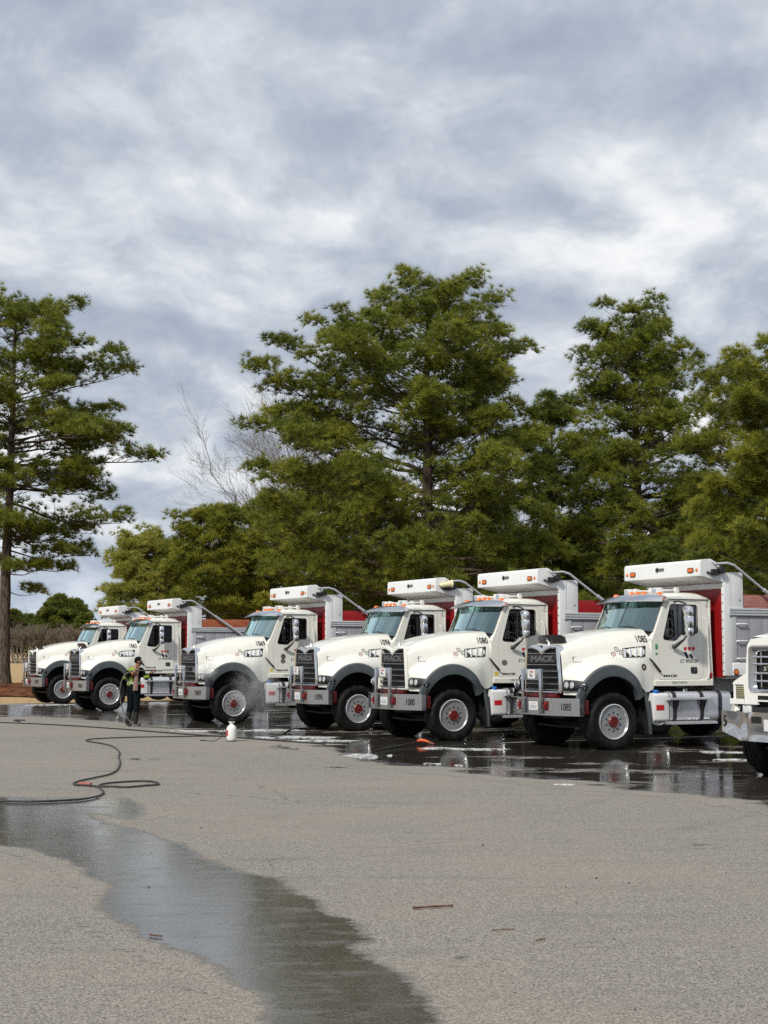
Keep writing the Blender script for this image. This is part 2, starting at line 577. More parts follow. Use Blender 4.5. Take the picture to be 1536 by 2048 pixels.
def mk_asphalt():
    m, nt = mat_new('asphalt')
    pos = nt.n('ShaderNodeNewGeometry', 0)
    fine = nt.noise(pos, 70, 4, 0.8)
    grit = nt.n('ShaderNodeTexVoronoi', 1, Vector=pos, Scale=110.0)
    gs = nt.n('ShaderNodeSeparateColor', 0, Color=grit)
    big = nt.noise(pos, 0.22, 5, 0.6)
    med = nt.noise(pos, 1.3, 5, 0.65)
    streak = nt.noise(nt.mapping(pos, scale=(0.5, 2.6, 1), rot=(0, 0, R(-28))), 0.9, 6, 0.6)
    # faint scuffed arcs left by turning tyres
    def arc(cx, cy, r0, wid):
        q = nt.n('ShaderNodeVectorMath', 1, _operation='LENGTH', i0=nt.mapping(pos, scale=(1, 1, 0), loc=(-cx, -cy, 0)))
        d_ = nt.math('ABSOLUTE', nt.math('SUBTRACT', q, r0))
        return nt.math('SUBTRACT', 1.0, nt.step(d_, wid * .3, wid))
    arcs = nt.math('MAXIMUM', nt.math('MAXIMUM', arc(-3.0, 21.5, 6.2, .14), arc(-3.0, 21.5, 8.25, .14)), nt.math('MAXIMUM', arc(9.0, 13.0, 5.6, .13), arc(2.0, 30.0, 14.6, .16)))
    arcs = nt.math('MULTIPLY', arcs, nt.step(nt.noise(pos, .7, 5, .6), .45, .65))
    f = nt.math('ADD', nt.math('MULTIPLY', fine, 0.55), nt.math('MULTIPLY', gs, 0.45))
    c = nt.mix(nt.step(f, 0.25, 0.78), (0.108, 0.096, 0.081), (0.388, 0.355, 0.306))
    c = nt.mix(nt.math('MULTIPLY', nt.step(big, 0.38, 0.66), 0.30), c, (0.32, 0.280, 0.228))
    c = nt.mix(nt.math('MULTIPLY', nt.step(streak, 0.50, 0.70), 0.30), c, (0.150, 0.140, 0.125))
    c = nt.mix(nt.math('MULTIPLY', arcs, 0.22), c, (0.08, 0.075, 0.068))
    spots = nt.step(med, 0.665, 0.73)
    c = nt.mix(nt.math('MULTIPLY', spots, 0.40), c, (0.115, 0.105, 0.092))
    stain = nt.step(nt.noise(pos, 0.55, 7, 0.7), 0.54, 0.72)
    c = nt.mix(nt.math('MULTIPLY', stain, 0.22), c, (0.11, 0.10, 0.09))
    vc = nt.n('ShaderNodeTexVoronoi', 0, _feature='DISTANCE_TO_EDGE', Vector=nt.n('ShaderNodeVectorMath', _operation='MULTIPLY_ADD', i0=nt.noise(pos, 1.4, 5, .6, out=1), i1=(0.9, 0.9, 0), i2=pos), Scale=0.16)
    crack = nt.math('MULTIPLY', nt.math('SUBTRACT', 1.0, nt.step(vc, 0.0005, 0.0022)), nt.step(nt.noise(pos, 0.35, 4), 0.50, 0.60))
    c = nt.mix(nt.math('MULTIPLY', crack, 0.55), c, (0.05, 0.045, 0.04))
    wet_a = nt.n('ShaderNodeAttribute', 2, _attribute_name='wet')
    pool_a = nt.n('ShaderNodeAttribute', 2, _attribute_name='pool')
    thin = nt.n('ShaderNodeAttribute', 2, _attribute_name='thin')
    isl = nt.step(nt.noise(nt.mapping(pos, scale=(0.5, 1.5, 1), rot=(0, 0, R(-20))), 0.42, 6, 0.66), 0.49, 0.60)
    wet_a = nt.math('SUBTRACT', wet_a, nt.math('MULTIPLY', nt.math('MULTIPLY', isl, 0.66), nt.math('SUBTRACT', 1.0, thin)))
    edge_n = nt.math('ADD', nt.math('SUBTRACT', nt.noise(pos, 1.8, 7, 0.66), 0.5), nt.math('MULTIPLY', nt.math('SUBTRACT', nt.noise(pos, 13.0, 5, 0.7), 0.5), 0.55))
    wet = nt.step(nt.math('ADD', wet_a, nt.math('MULTIPLY', edge_n, 0.95)), 0.45, 0.62)
    soak = nt.step(nt.math('ADD', wet_a, nt.math('MULTIPLY', edge_n, 0.85)), 0.36, 0.52)
    pn = nt.noise(nt.mapping(pos, scale=(0.6, 1.15, 1), rot=(0, 0, R(-20))), 0.75, 6, 0.6)
    pool = nt.step(nt.math('ADD', nt.math('MULTIPLY', pool_a, 0.55), pn), 0.70, 0.86)
    pool = nt.math('MULTIPLY', pool, wet)
    wc = nt.mix(1.0, c, nt.mix(thin, (0.20, 0.195, 0.185), (0.40, 0.40, 0.395)), 'MULTIPLY')
    grime = nt.step(nt.noise(pos, 2.6, 6, 0.65), 0.50, 0.68)
    wc = nt.mix(nt.math('MULTIPLY', grime, nt.lin(thin, 0, 1, 0.55, 0.12)), wc, (0.034, 0.027, 0.016))
    col = nt.mix(nt.math('MULTIPLY', soak, 0.5), c, (0.12, 0.108, 0.094))
    col = nt.mix(wet, col, wc)
    rough = nt.lin(f, 0.2, 0.8, 0.78, 0.92)
    wr = nt.math('ADD', nt.lin(pool, 0, 1, 0.075, 0.025), nt.math('MULTIPLY', nt.step(nt.noise(nt.mapping(pos, scale=(1, 2.2, 1)), 2.2, 6, .65), .46, .66), nt.lin(pool, 0, 1, 0.16, 0.02)))
    rough = nt.math('ADD', nt.math('MULTIPLY', rough, nt.math('SUBTRACT', 1.0, wet)), nt.math('MULTIPLY', wr, wet))
    bs = nt.math('MULTIPLY', nt.lin(wet, 0, 1, 0.22, 0.030), nt.lin(pool, 0, 1, 1.0, 0.04))
    nb = nt.n('ShaderNodeBump', Strength=bs, Distance=0.014, Height=nt.math('ADD', f, nt.math('MULTIPLY', med, .8)))
    rip = nt.noise(nt.mapping(pos, scale=(1, 1.6, 1)), 6.0, 4, .55)
    nb = nt.n('ShaderNodeBump', Strength=nt.math('MULTIPLY', wet, 0.018), Distance=0.05, Height=rip, Normal=nb)
    finish(nt, pbsdf(nt, Base__Color=col, Roughness=rough, Normal=nb, Specular__IOR__Level=nt.lin(wet, 0, 1, 0.25, 0.9)))
    return m
M['asphalt'] = mk_asphalt()

def mk_grass():
    m, nt = mat_new('dormant_grass')
    pos = nt.n('ShaderNodeNewGeometry', 0)
    a = nt.noise(pos, 0.12, 5, .6)
    b = nt.noise(pos, 3.0, 6, .7)
    c = nt.mix(nt.step(b, .3, .7), (0.30, 0.20, 0.095), (0.52, 0.385, 0.21))
    c = nt.mix(nt.math('MULTIPLY', nt.step(a, .45, .7), .5), c, (0.36, 0.25, 0.12))
    finish(nt, pbsdf(nt, Base__Color=c, Roughness=0.95, Specular__IOR__Level=0.1,
                     Normal=nt.n('ShaderNodeBump', Strength=0.8, Distance=0.05, Height=nt.noise(pos, 9, 4))))
    return m
M['grass'] = mk_grass()

def mk_mulch():
    m, nt = mat_new('pine_straw')
    pos = nt.n('ShaderNodeNewGeometry', 0)
    a = nt.noise(pos, .7, 7, .7)
    b = nt.noise(pos, 2.5, 7, .75)
    c = nt.mix(nt.step(b, .35, .65), (0.030, 0.012, 0.007), (0.21, 0.078, 0.034))
    c = nt.mix(nt.math('MULTIPLY', nt.step(a, .55, .7), .5), c, (0.33, 0.21, 0.11))
    finish(nt, pbsdf(nt, Base__Color=c, Roughness=0.95, Specular__IOR__Level=0.1,
                     Normal=nt.n('ShaderNodeBump', Strength=1.0, Distance=0.08, Height=b)))
    return m
M['mulch'] = mk_mulch()
M['line_paint'] = simple('worn_line_paint', (0.55, 0.55, 0.52), 0.6, grime=0.9, scale=3.0, tint=(0.25, 0.24, 0.22))
def mk_foam():
    m, nt = mat_new('soap_suds')
    pos = nt.n('ShaderNodeNewGeometry', 0)
    n1 = nt.noise(nt.mapping(pos, scale=(1, 1.4, 1)), 5.0, 7, .68)
    n2 = nt.noise(pos, 40.0, 4, .6)
    f = nt.step(nt.math('ADD', nt.math('MULTIPLY', n1, .8), nt.math('MULTIPLY', n2, .2)), .40, .58)
    df = pbsdf(nt, Base__Color=nt.mix(n2, (0.50, 0.50, 0.49), (0.80, 0.81, 0.80)), Roughness=.8, Normal=nt.n('ShaderNodeBump', Strength=.8, Distance=.01, Height=n2))
    tr = nt.n('ShaderNodeBsdfTransparent', Color=(1, 1, 1))
    nd = nt.t.nodes.new('ShaderNodeMixShader')
    nt.link(f, nd.inputs[0]); nt.link(tr, nd.inputs[1]); nt.link(df, nd.inputs[2])
    finish(nt, nd.outputs[0])
    return m
M['foam'] = mk_foam()
# ------------------------------------------------------------------ the place: terrain, lot, wet patches
def pix_ground(px, py, z=0.0):
    """point of the ground plane seen at a photograph pixel (used to take measurements from the photograph)"""
    p = math.atan(287 / 3080)
    u, v = (px - 768) / 3080, -(py - 1024) / 3080
    r = (u, math.cos(p) - v * math.sin(p), math.sin(p) + v * math.cos(p))
    t = (z - CAM_H) / r[2]
    return (r[0] * t, r[1] * t)

LOT = [(-75, 17), (-13.9, 56.6), (-10.2, 59.0), (16, 76), (58, 52), (60, -25), (-75, -25)]

def seg_dist(P, poly):
    """signed distance of points P to polygon, positive inside"""
    P = np.asarray(P, float)
    A = np.asarray(poly, float)
    B = np.roll(A, -1, 0)
    best = np.full(len(P), 1e9)
    inside = np.zeros(len(P), bool)
    for a, b in zip(A, B):
        d = b - a
        t = np.clip(((P - a) @ d) / (d @ d + 1e-12), 0, 1)
        q = a + t[:, None] * d
        best = np.minimum(best, np.hypot(*(P - q).T))
        c = (a[1] > P[:, 1]) != (b[1] > P[:, 1])
        with np.errstate(divide='ignore', invalid='ignore'):
            xi = (b[0] - a[0]) * (P[:, 1] - a[1]) / (b[1] - a[1] + 1e-12) + a[0]
        inside ^= c & (P[:, 0] < xi)
    return np.where(inside, best, -best)

def terrain_z(x, y):
    d = -seg_dist(np.array([[x, y]]), LOT)[0]
    if d <= 0:
        return -0.10
    t = min(d / 6.0, 1.0)
    h = -0.10 + 0.14 * t * t * (3 - 2 * t)
    return h + 0.05 * math.sin(x * .09 + 1) * math.cos(y * .07) * t + min(max(d - 10, 0) * 0.0004, .3) + min(max(y - 380, 0) * 0.04, 14)

def make_terrain():
    xs = np.concatenate([np.arange(-900, -120, 60), np.arange(-120, 120, 4), np.arange(120, 901, 60)])
    ys = np.concatenate([np.arange(-200, 0, 40), np.arange(0, 140, 4), np.arange(140, 400, 20), np.arange(400, 2001, 200)])
    V = [(x, y, terrain_z(x, y)) for y in ys for x in xs]
    nx = len(xs)
    F = [(j * nx + i, j * nx + i + 1, (j + 1) * nx + i + 1, (j + 1) * nx + i) for j in range(len(ys) - 1) for i in range(nx - 1)]
    o = link('terrain', raw_mesh('terrain', V, F, M['grass'], smooth=True))
    tag(o, kind='structure')

make_terrain()

lot = MB().prism(LOT, 'z', -0.3, 0.0).build('parking_lot', M['asphalt'], smooth=0)
tag(lot, kind='structure')

def wet_sheet(name, poly, step, soft, label, z=0.0016, margin=0.6, pool_fn=None, thin=0.0):
    P = np.array(poly)
    x0, y0 = P.min(0) - margin
    x1, y1 = P.max(0) + margin
    xs, ys = np.arange(x0, x1 + step, step), np.arange(y0, y1 + step, step)
    X, Y = np.meshgrid(xs, ys)
    pts = np.column_stack([X.ravel(), Y.ravel()])
    sd = seg_dist(pts, poly)
    wet = np.clip(sd / soft + 0.5, 0, 1.2)
    # far from the edge the film gives way to the pool function
    pool = pool_fn(pts, sd) if pool_fn else np.zeros(len(pts))
    nx = len(xs)
    idx = np.arange(len(pts)).reshape(len(ys), nx)
    quads = np.stack([idx[:-1, :-1], idx[:-1, 1:], idx[1:, 1:], idx[1:, :-1]], -1).reshape(-1, 4)
    keep = (wet[quads] > 0).any(1)
    quads = quads[keep]
    used, inv = np.unique(quads, return_inverse=True)
    V = np.column_stack([pts[used], np.full(len(used), z)])
    me = raw_mesh(name, V, inv.reshape(-1, 4), M['asphalt'], attr={'wet': wet[used], 'pool': pool[used], 'thin': np.full(len(used), thin)})
    o = link(name, me)
    tag(o, label, None, None, 'structure')
    return o

# wash water spread under and in front of the trucks
front_edge = [(-60, 1437), (0, 1434), (120, 1436), (230, 1444), (330, 1456), (420, 1468), (500, 1476), (580, 1484), (640, 1494),
              (690, 1511), (720, 1522), (780, 1531), (850, 1539), (930, 1546), (1000, 1552), (1080, 1560), (1150, 1570),
              (1250, 1579), (1330, 1585), (1400, 1591), (1470, 1601), (1540, 1613), (1640, 1630), (1800, 1655)]
wet_poly = [pix_ground(*p) for p in front_edge] + [(24, 22), (24, 36), (12, 48), (0, 56), (-8, 59), (-13, 55.6), (-20, 51)]
def pool_main(pts, sd):
    near = np.exp(-((pts[:, 1] - 26) / 9.0) ** 2)
    return np.clip(0.10 + 0.55 * near, 0, 1) * np.clip(sd / 0.8, 0, 1)
wet_sheet('wash_water', wet_poly, 0.2, 0.9, 'dark wash water spread over the asphalt under the row of trucks', pool_fn=pool_main)

stream = [(-90, 1588), (0, 1594), (90, 1597), (180, 1595), (262, 1598), (285, 1614), (288, 1630), (258, 1640), (215, 1631), (172, 1626),
          (205, 1645), (290, 1664), (360, 1686), (410, 1718), (480, 1744), (560, 1756), (600, 1786), (660, 1818), (715, 1848),
          (742, 1868), (738, 1884), (700, 1893), (752, 1915), (790, 1944), (830, 1972), (856, 2000), (862, 2040), (880, 2110), (900, 2200),
          (600, 2200), (560, 2110), (538, 2048), (528, 1986), (450, 1966), (462, 1944), (384, 1914), (300, 1880), (236, 1842),
          (202, 1812), (214, 1772), (140, 1722), (66, 1702), (0, 1690), (-90, 1668)]
stream_poly = [pix_ground(*p) for p in stream]
def pool_stream(pts, sd):
    return np.clip(0.28 * np.clip(sd / 0.25, 0, 1) - 0.02, 0, 1)
wet_sheet('water_trickle', stream_poly, 0.07, 0.42, 'shallow stream of water running across the foreground asphalt', margin=0.3, pool_fn=pool_stream, thin=1.0)

# small damp stains on the dry asphalt
def blob(px, py, wpx, hpx, seed):
    r_ = random.Random(seed)
    n = 18
    ph = [r_.uniform(0, 6.28) for _ in range(3)]
    out = []
    for i in range(n):
        a = 2 * PI * i / n
        k = 1 + .16 * math.sin(2 * a + ph[0]) + .12 * math.sin(3 * a + ph[1]) + .08 * math.sin(5 * a + ph[2])
        out.append(pix_ground(px + wpx * k * math.cos(a), py - hpx * k * math.sin(a)))
    return out
for i, (px, py, wp, hp) in enumerate([(590, 1493, 52, 6), (295, 1518, 30, 3.2), (920, 1917, 22, 5), (670, 1535, 24, 1.8), (1400, 1690, 20, 3),
                                      (1190, 1883, 9, 2), (1105, 1726, 10, 2), (840, 1683, 12, 1.6)]):
    wet_sheet('damp_stain', blob(px, py, wp, hp, i), 0.05, 0.25, 'damp stain on the dry asphalt', z=0.0012, margin=0.15, thin=.8)

# white soap suds floating on the wash water
def suds(px, py, wpx, hpx, seed, n=40, h=0.012):
    r_ = random.Random(seed)
    ph = [r_.uniform(0, 6.28) for _ in range(5)]
    ring = []
    for i in range(n):
        a = 2 * PI * i / n
        k = 1 + .20 * math.sin(2 * a + ph[0]) + .16 * math.sin(3 * a + ph[1]) + .12 * math.sin(7 * a + ph[2]) + .08 * math.sin(13 * a + ph[3])
        ring.append(pix_ground(px + wpx * k * math.cos(a), py - hpx * k * math.sin(a)))
    cx, cy = np.mean(ring, 0)
    mb = MB()
    rows = []
    for f, z in ((1.0, 0.003), (0.93, 0.003 + h * .7), (0.7, 0.003 + h), (0.3, 0.003 + h * r_.uniform(.5, 1))):
        rows.append([(cx + (x - cx) * f, cy + (y - cy) * f, z + r_.uniform(0, .002)) for x, y in ring])
    for row in rows:
        row.append(row[0])
    mb.grid(rows)
    mb.add([p for p in rows[-1][:-1]], [tuple(range(n))])
    return mb
SUDS = [(726, 1513, 30, 5.5, 'broad white patch of soap suds at the edge of the wash water'),
        (863, 1529, 15, 2.0, 'thin white strip of suds on the dark water'),
        (918, 1532, 9, 1.6, 'small white fleck of suds right of the longer strip'),
        (780, 1512, 5, 1.6, 'tiny round fleck of suds beside the broad patch'),
        (655, 1482, 60, 2.0, 'long white streak of suds left of the orange spray gun'),
        (590, 1475, 70, 2.4, 'long foamy streak behind the white sprayer bottle'),
        (545, 1461, 62, 1.8, 'bright foam patch behind the white sprayer bottle'),
        (880, 1497, 34, 1.8, 'white suds streak beside the orange spray gun'),
        (960, 1499, 60, 1.2, 'thin grey suds line between the spray gun and the truck'),
        (100, 1410, 40, 1.3, 'thin white suds streak before the leftmost truck'),
        (1440, 1505, 40, 1.8, 'white suds streak under the dented bumper truck'),
        (1465, 1520, 34, 1.6, 'second suds streak near the dented truck tyre'),
        (430, 1462, 90, 1.0, 'very long thin suds line running behind the worker'),
        (1130, 1570, 22, .9, 'faint suds fleck on the mirror-like water')]
for i, (px, py, wp, hp, lb) in enumerate(SUDS):
    tag(suds(px, py, wp, hp, 40 + i).build('soap_suds', M['foam'], smooth=60), lb, kind='stuff')

# mulch under the left pine and along the lot edge
def make_mulch():
    r_ = random.Random(3)
    outer = [(-30, 52.5), (-19.5, 60.5), (-14.5, 63.2), (-9.5, 66.0), (-8.5, 72), (-12, 80), (-18, 90), (-24, 98), (-34, 98), (-40, 84), (-38, 66)]
    xs, ys = np.arange(-42, -6, 0.5), np.arange(50, 100, 0.5)
    X, Y = np.meshgrid(xs, ys)
    pts = np.column_stack([X.ravel(), Y.ravel()])
    sd = seg_dist(pts, outer) + np.array([0.7 * math.sin(x * 1.3 + y * .7) + .5 * math.sin(x * 2.9 - y * 1.7) for x, y in pts])
    idx = np.arange(len(pts)).reshape(X.shape)
    q = np.stack([idx[:-1, :-1], idx[:-1, 1:], idx[1:, 1:], idx[1:, :-1]], -1).reshape(-1, 4)
    q = q[(sd[q] > 0).all(1)]
    used, inv = np.unique(q, return_inverse=True)
    V = []
    for k in used:
        x, y = pts[k]
        h = min(sd[k] / 5.0, 1) * 0.07
        V.append((x, y, terrain_z(x, y) + 0.02 + h * (1 + 1.6 * math.sin(x * .9 + 1) * math.sin(y * .5) + 1.2 * math.sin(x * 2.3 + y * 1.1)) + r_.uniform(0, .10) * min(sd[k] * .5, 1)))
    o = link('mulch_bed', raw_mesh('mulch_bed', V, inv.reshape(-1, 4), M['mulch'], smooth=True))
    tag(o, 'reddish brown mulch bed round the left pine', kind='structure')
make_mulch()

# painted bay lines between the trucks, worn and wet
HEAD = R(27.5)
HV, LV = (-math.cos(HEAD), -math.sin(HEAD)), (math.sin(HEAD), -math.cos(HEAD))
def bay_line(x, y, f, b):
    mb = MB()
    pts = []
    for k in range(13):
        t = f + (b - f) * k / 12
        pts.append([(x + HV[0] * t + LV[0] * s, y + HV[1] * t + LV[1] * s, 0.0045) for s in (-.05, .05)])
    mb.grid(pts)
    return mb
for (x, y) in ((2.25, 31.2), (-0.2, 34.9), (-2.9, 38.8), (-6.9, 45.7), (-10.9, 54.0)):
    tag(bay_line(x, y, -0.2, -6.5).build('bay_line', M['line_paint'], lot, smooth=0))
# ------------------------------------------------------------------ dump trucks (x forward, y to the driver's side, z up; origin under the front axle)
def ycab(z):
    return 1.06 - 0.045 * (z - 1.2)

def hood_grid():
    #      x      zt    ys   zs     c3            c4            c5            c6            c7            c8
    T_ = [(-1.00, 2.29, .84, 2.17, (.95, 2.08), (1.025, 1.86), (1.045, 1.70), (1.05, 1.55), (1.055, 1.35), (1.06, 1.12)),
          (-0.80, 2.28, .82, 2.16, (.93, 2.07), (1.015, 1.85), (1.045, 1.69), (1.06, 1.56), (1.085, 1.34), (1.10, 1.06)),
          (-0.60, 2.265, .79, 2.15, (.90, 2.05), (0.99, 1.84), (1.03, 1.70), (1.09, 1.59), (1.15, 1.46), (1.18, 1.20)),
          (-0.40, 2.245, .76, 2.13, (.87, 2.03), (0.955, 1.84), (1.0, 1.72), (1.09, 1.64), (1.17, 1.54), (1.19, 1.38)),
          (-0.20, 2.215, .73, 2.10, (.83, 2.00), (0.91, 1.84), (.95, 1.735), (1.07, 1.67), (1.165, 1.585), (1.19, 1.45)),
          (0.00, 2.18, .70, 2.07, (.79, 1.98), (0.86, 1.84), (.90, 1.74), (1.05, 1.68), (1.16, 1.595), (1.19, 1.47)),
          (0.20, 2.13, .66, 2.03, (.75, 1.95), (0.81, 1.82), (.85, 1.71), (1.02, 1.655), (1.15, 1.565), (1.19, 1.43)),
          (0.40, 2.065, .62, 1.98, (.705, 1.905), (0.755, 1.77), (.79, 1.65), (.98, 1.595), (1.13, 1.49), (1.185, 1.32)),
          (0.58, 1.995, .585, 1.93, (.668, 1.86), (0.712, 1.70), (.74, 1.57), (.93, 1.49), (1.085, 1.36), (1.165, 1.05)),
          (0.70, 1.945, .565, 1.895, (.645, 1.83), (0.685, 1.66), (.705, 1.50), (.85, 1.41), (.99, 1.29), (1.06, 1.02)),
          (0.78, 1.905, .55, 1.865, (.62, 1.80), (0.66, 1.62), (.68, 1.44), (.76, 1.35), (.85, 1.24), (.90, 1.02)),
          (0.805, 1.885, .54, 1.85, (.61, 1.79), (0.65, 1.61), (.665, 1.42), (.68, 1.33), (.69, 1.22), (.70, 1.02))]
    rows = []
    for x, zt, ys, zs, *c in T_:
        rows.append([(x, 0, zt), (x, ys * .5, zt - .012), (x, ys * .86, (zt + zs) / 2 + .015), (x, ys, zs)] + [(x, a, b) for a, b in c])
    A = np.array(rows)                                   # (stations, columns, 3)
    A = np.stack([catmull(A[:, j], 4) for j in range(A.shape[1])], 1)
    A = np.stack([catmull(A[i], 3) for i in range(A.shape[0])], 0)
    return A

HOOD = hood_grid()
_hm = MB().grid(HOOD.tolist())
HOOD_BVH = BVHTree.FromPolygons([Vector(p) for p in _hm.v], _hm.f)

def arch(rx, rz, cx, cz, y, t0, t1, n):
    return [(cx + rx * math.cos(R(t0 + (t1 - t0) * i / n)), y, cz + rz * math.sin(R(t0 + (t1 - t0) * i / n))) for i in range(n + 1)]

def tyre_mesh(r, w_, seg=72, name='tyre'):
    h = w_ / 2
    ri = r * .60
    prof = [(ri, -h * .72), (ri + .02, -h * .80), (r * .78, -h * 1.0), (r * .90, -h * .98), (r * .965, -h * .90), (r * .985, -h * .84),
            (r, -h * .72), (r, -h * .46), (r * .968, -h * .44), (r * .968, -h * .38), (r, -h * .36), (r, -h * .05), (r * .968, -h * .03),
            (r * .968, h * .03), (r, h * .05), (r, h * .36), (r * .968, h * .38), (r * .968, h * .44), (r, h * .46), (r, h * .72),
            (r * .985, h * .84), (r * .965, h * .90), (r * .90, h * .98), (r * .78, h * 1.0), (ri + .02, h * .80), (ri, h * .72)]
    shoulder = {4, 5, 6, 19, 20, 21}
    mid = {7, 18, 10, 11, 14, 15}
    def mod(i, j):
        if j in shoulder and (i + (0 if j < 12 else 2)) % 4 == 0:
            return -r * .035
        if j in mid and (i + j) % 6 == 0:
            return -r * .022
        return 0
    return MB().lathe(prof + [prof[0]], 'y', seg=seg, mod=mod).mesh(name, M['tyre'], smooth=35, merge=1e-5)

def disc_stuff(cs, r, y0, y1, seg=8):
    mb = MB()
    for x, z in cs:
        mb.lathe([(r, y0), (r, y1)], 'y', (x, 0, z), seg)
    return mb

ME = {}
M['dull_dark'] = simple('dark_strap_steel', (0.05, 0.05, 0.055), 0.4, metal=.6, grime=.3)
M['rim'] = simple('alloy_rim', (0.82, 0.83, 0.84), 0.24, metal=.8, grime=.3, scale=10, tint=(.6, .58, .55))
M['amber_dull'] = simple('dull_amber_lens', (0.42, 0.20, 0.06), 0.25, grime=.3, coat=.4)
def wheel_meshes():
    ME['tyre_f'] = tyre_mesh(0.54, 0.40)
    ME['tyre_r'] = tyre_mesh(0.52, 0.28, seg=48)
    # steer wheel rim, face towards +y; origin in the wheel centre, tyre half width .20
    prof = [(.335, .145), (.332, .175), (.318, .182), (.306, .165), (.296, .120), (.285, .085), (.262, .080), (.235, .098), (.205, .118),
            (.178, .128), (.165, .128), (.160, .118), (.105, .118), (.0, .118)]
    ME['rim_f'] = MB().lathe(prof, 'y', seg=40).mesh('rim', M['rim'], smooth=40)
    ME['holes'] = disc_stuff([(.258 * math.cos(2 * PI * k / 10), .258 * math.sin(2 * PI * k / 10)) for k in range(10)], .021, .070, .1065).mesh('hand_holes', M['void'], smooth=0)
    ME['nuts'] = disc_stuff([(.168 * math.cos(2 * PI * (k + .5) / 10), .168 * math.sin(2 * PI * (k + .5) / 10)) for k in range(10)], .019, .116, .152, 6).mesh('lug_nuts', M['dull_dark'], smooth=0)
    ME['hub'] = MB().lathe([(.112, .112), (.108, .165), (.098, .185), (.090, .190), (.083, .190), (.078, .182), (.03, .182), (.026, .192), (0, .192)], 'y', seg=24).mesh('hub', M['red_hub'], smooth=35)
    # drive wheel, dished in
    prof = [(.310, .10), (.308, .130), (.295, .135), (.285, .11), (.272, .02), (.25, -.03), (.21, -.045), (.175, -.045), (.165, -.02), (.12, .06), (.10, .10), (0, .10)]
    ME['rim_r'] = MB().lathe(prof, 'y', seg=32).mesh('rim', M['rim'], smooth=40)
M['red_hub'] = simple('oily_red_hub', (0.13, 0.013, 0.011), 0.35, grime=0.5, scale=14, tint=(0.35, 0.3, 0.3), coat=.3)
wheel_meshes()

class Kit:
    """parts of one truck kind: (key, name, mesh, parent key, location, rotation z)"""
    def __init__(s):
        s.items = []
    def put(s, key, name, mesh, parent=None, loc=(0, 0, 0), rot=(0, 0, 0)):
        s.items.append((key, name, mesh, parent, loc, rot))
        return key
    def make(s, root, skip=(), swap={}):
        obs = {}
        for key, name, mesh, parent, loc, rot in s.items:
            if key in skip or (parent in skip):
                continue
            o = link(name, swap.get(key, mesh), obs[parent] if parent else root)
            o.location = loc
            o.rotation_euler = rot
            if name in ('hand_holes', 'lug_nuts', 'bolts', 'lens_ribs', 'plate_print', 'flag_stripes'):
                o['kind'] = 'stuff'
            obs[key] = o
        return obs

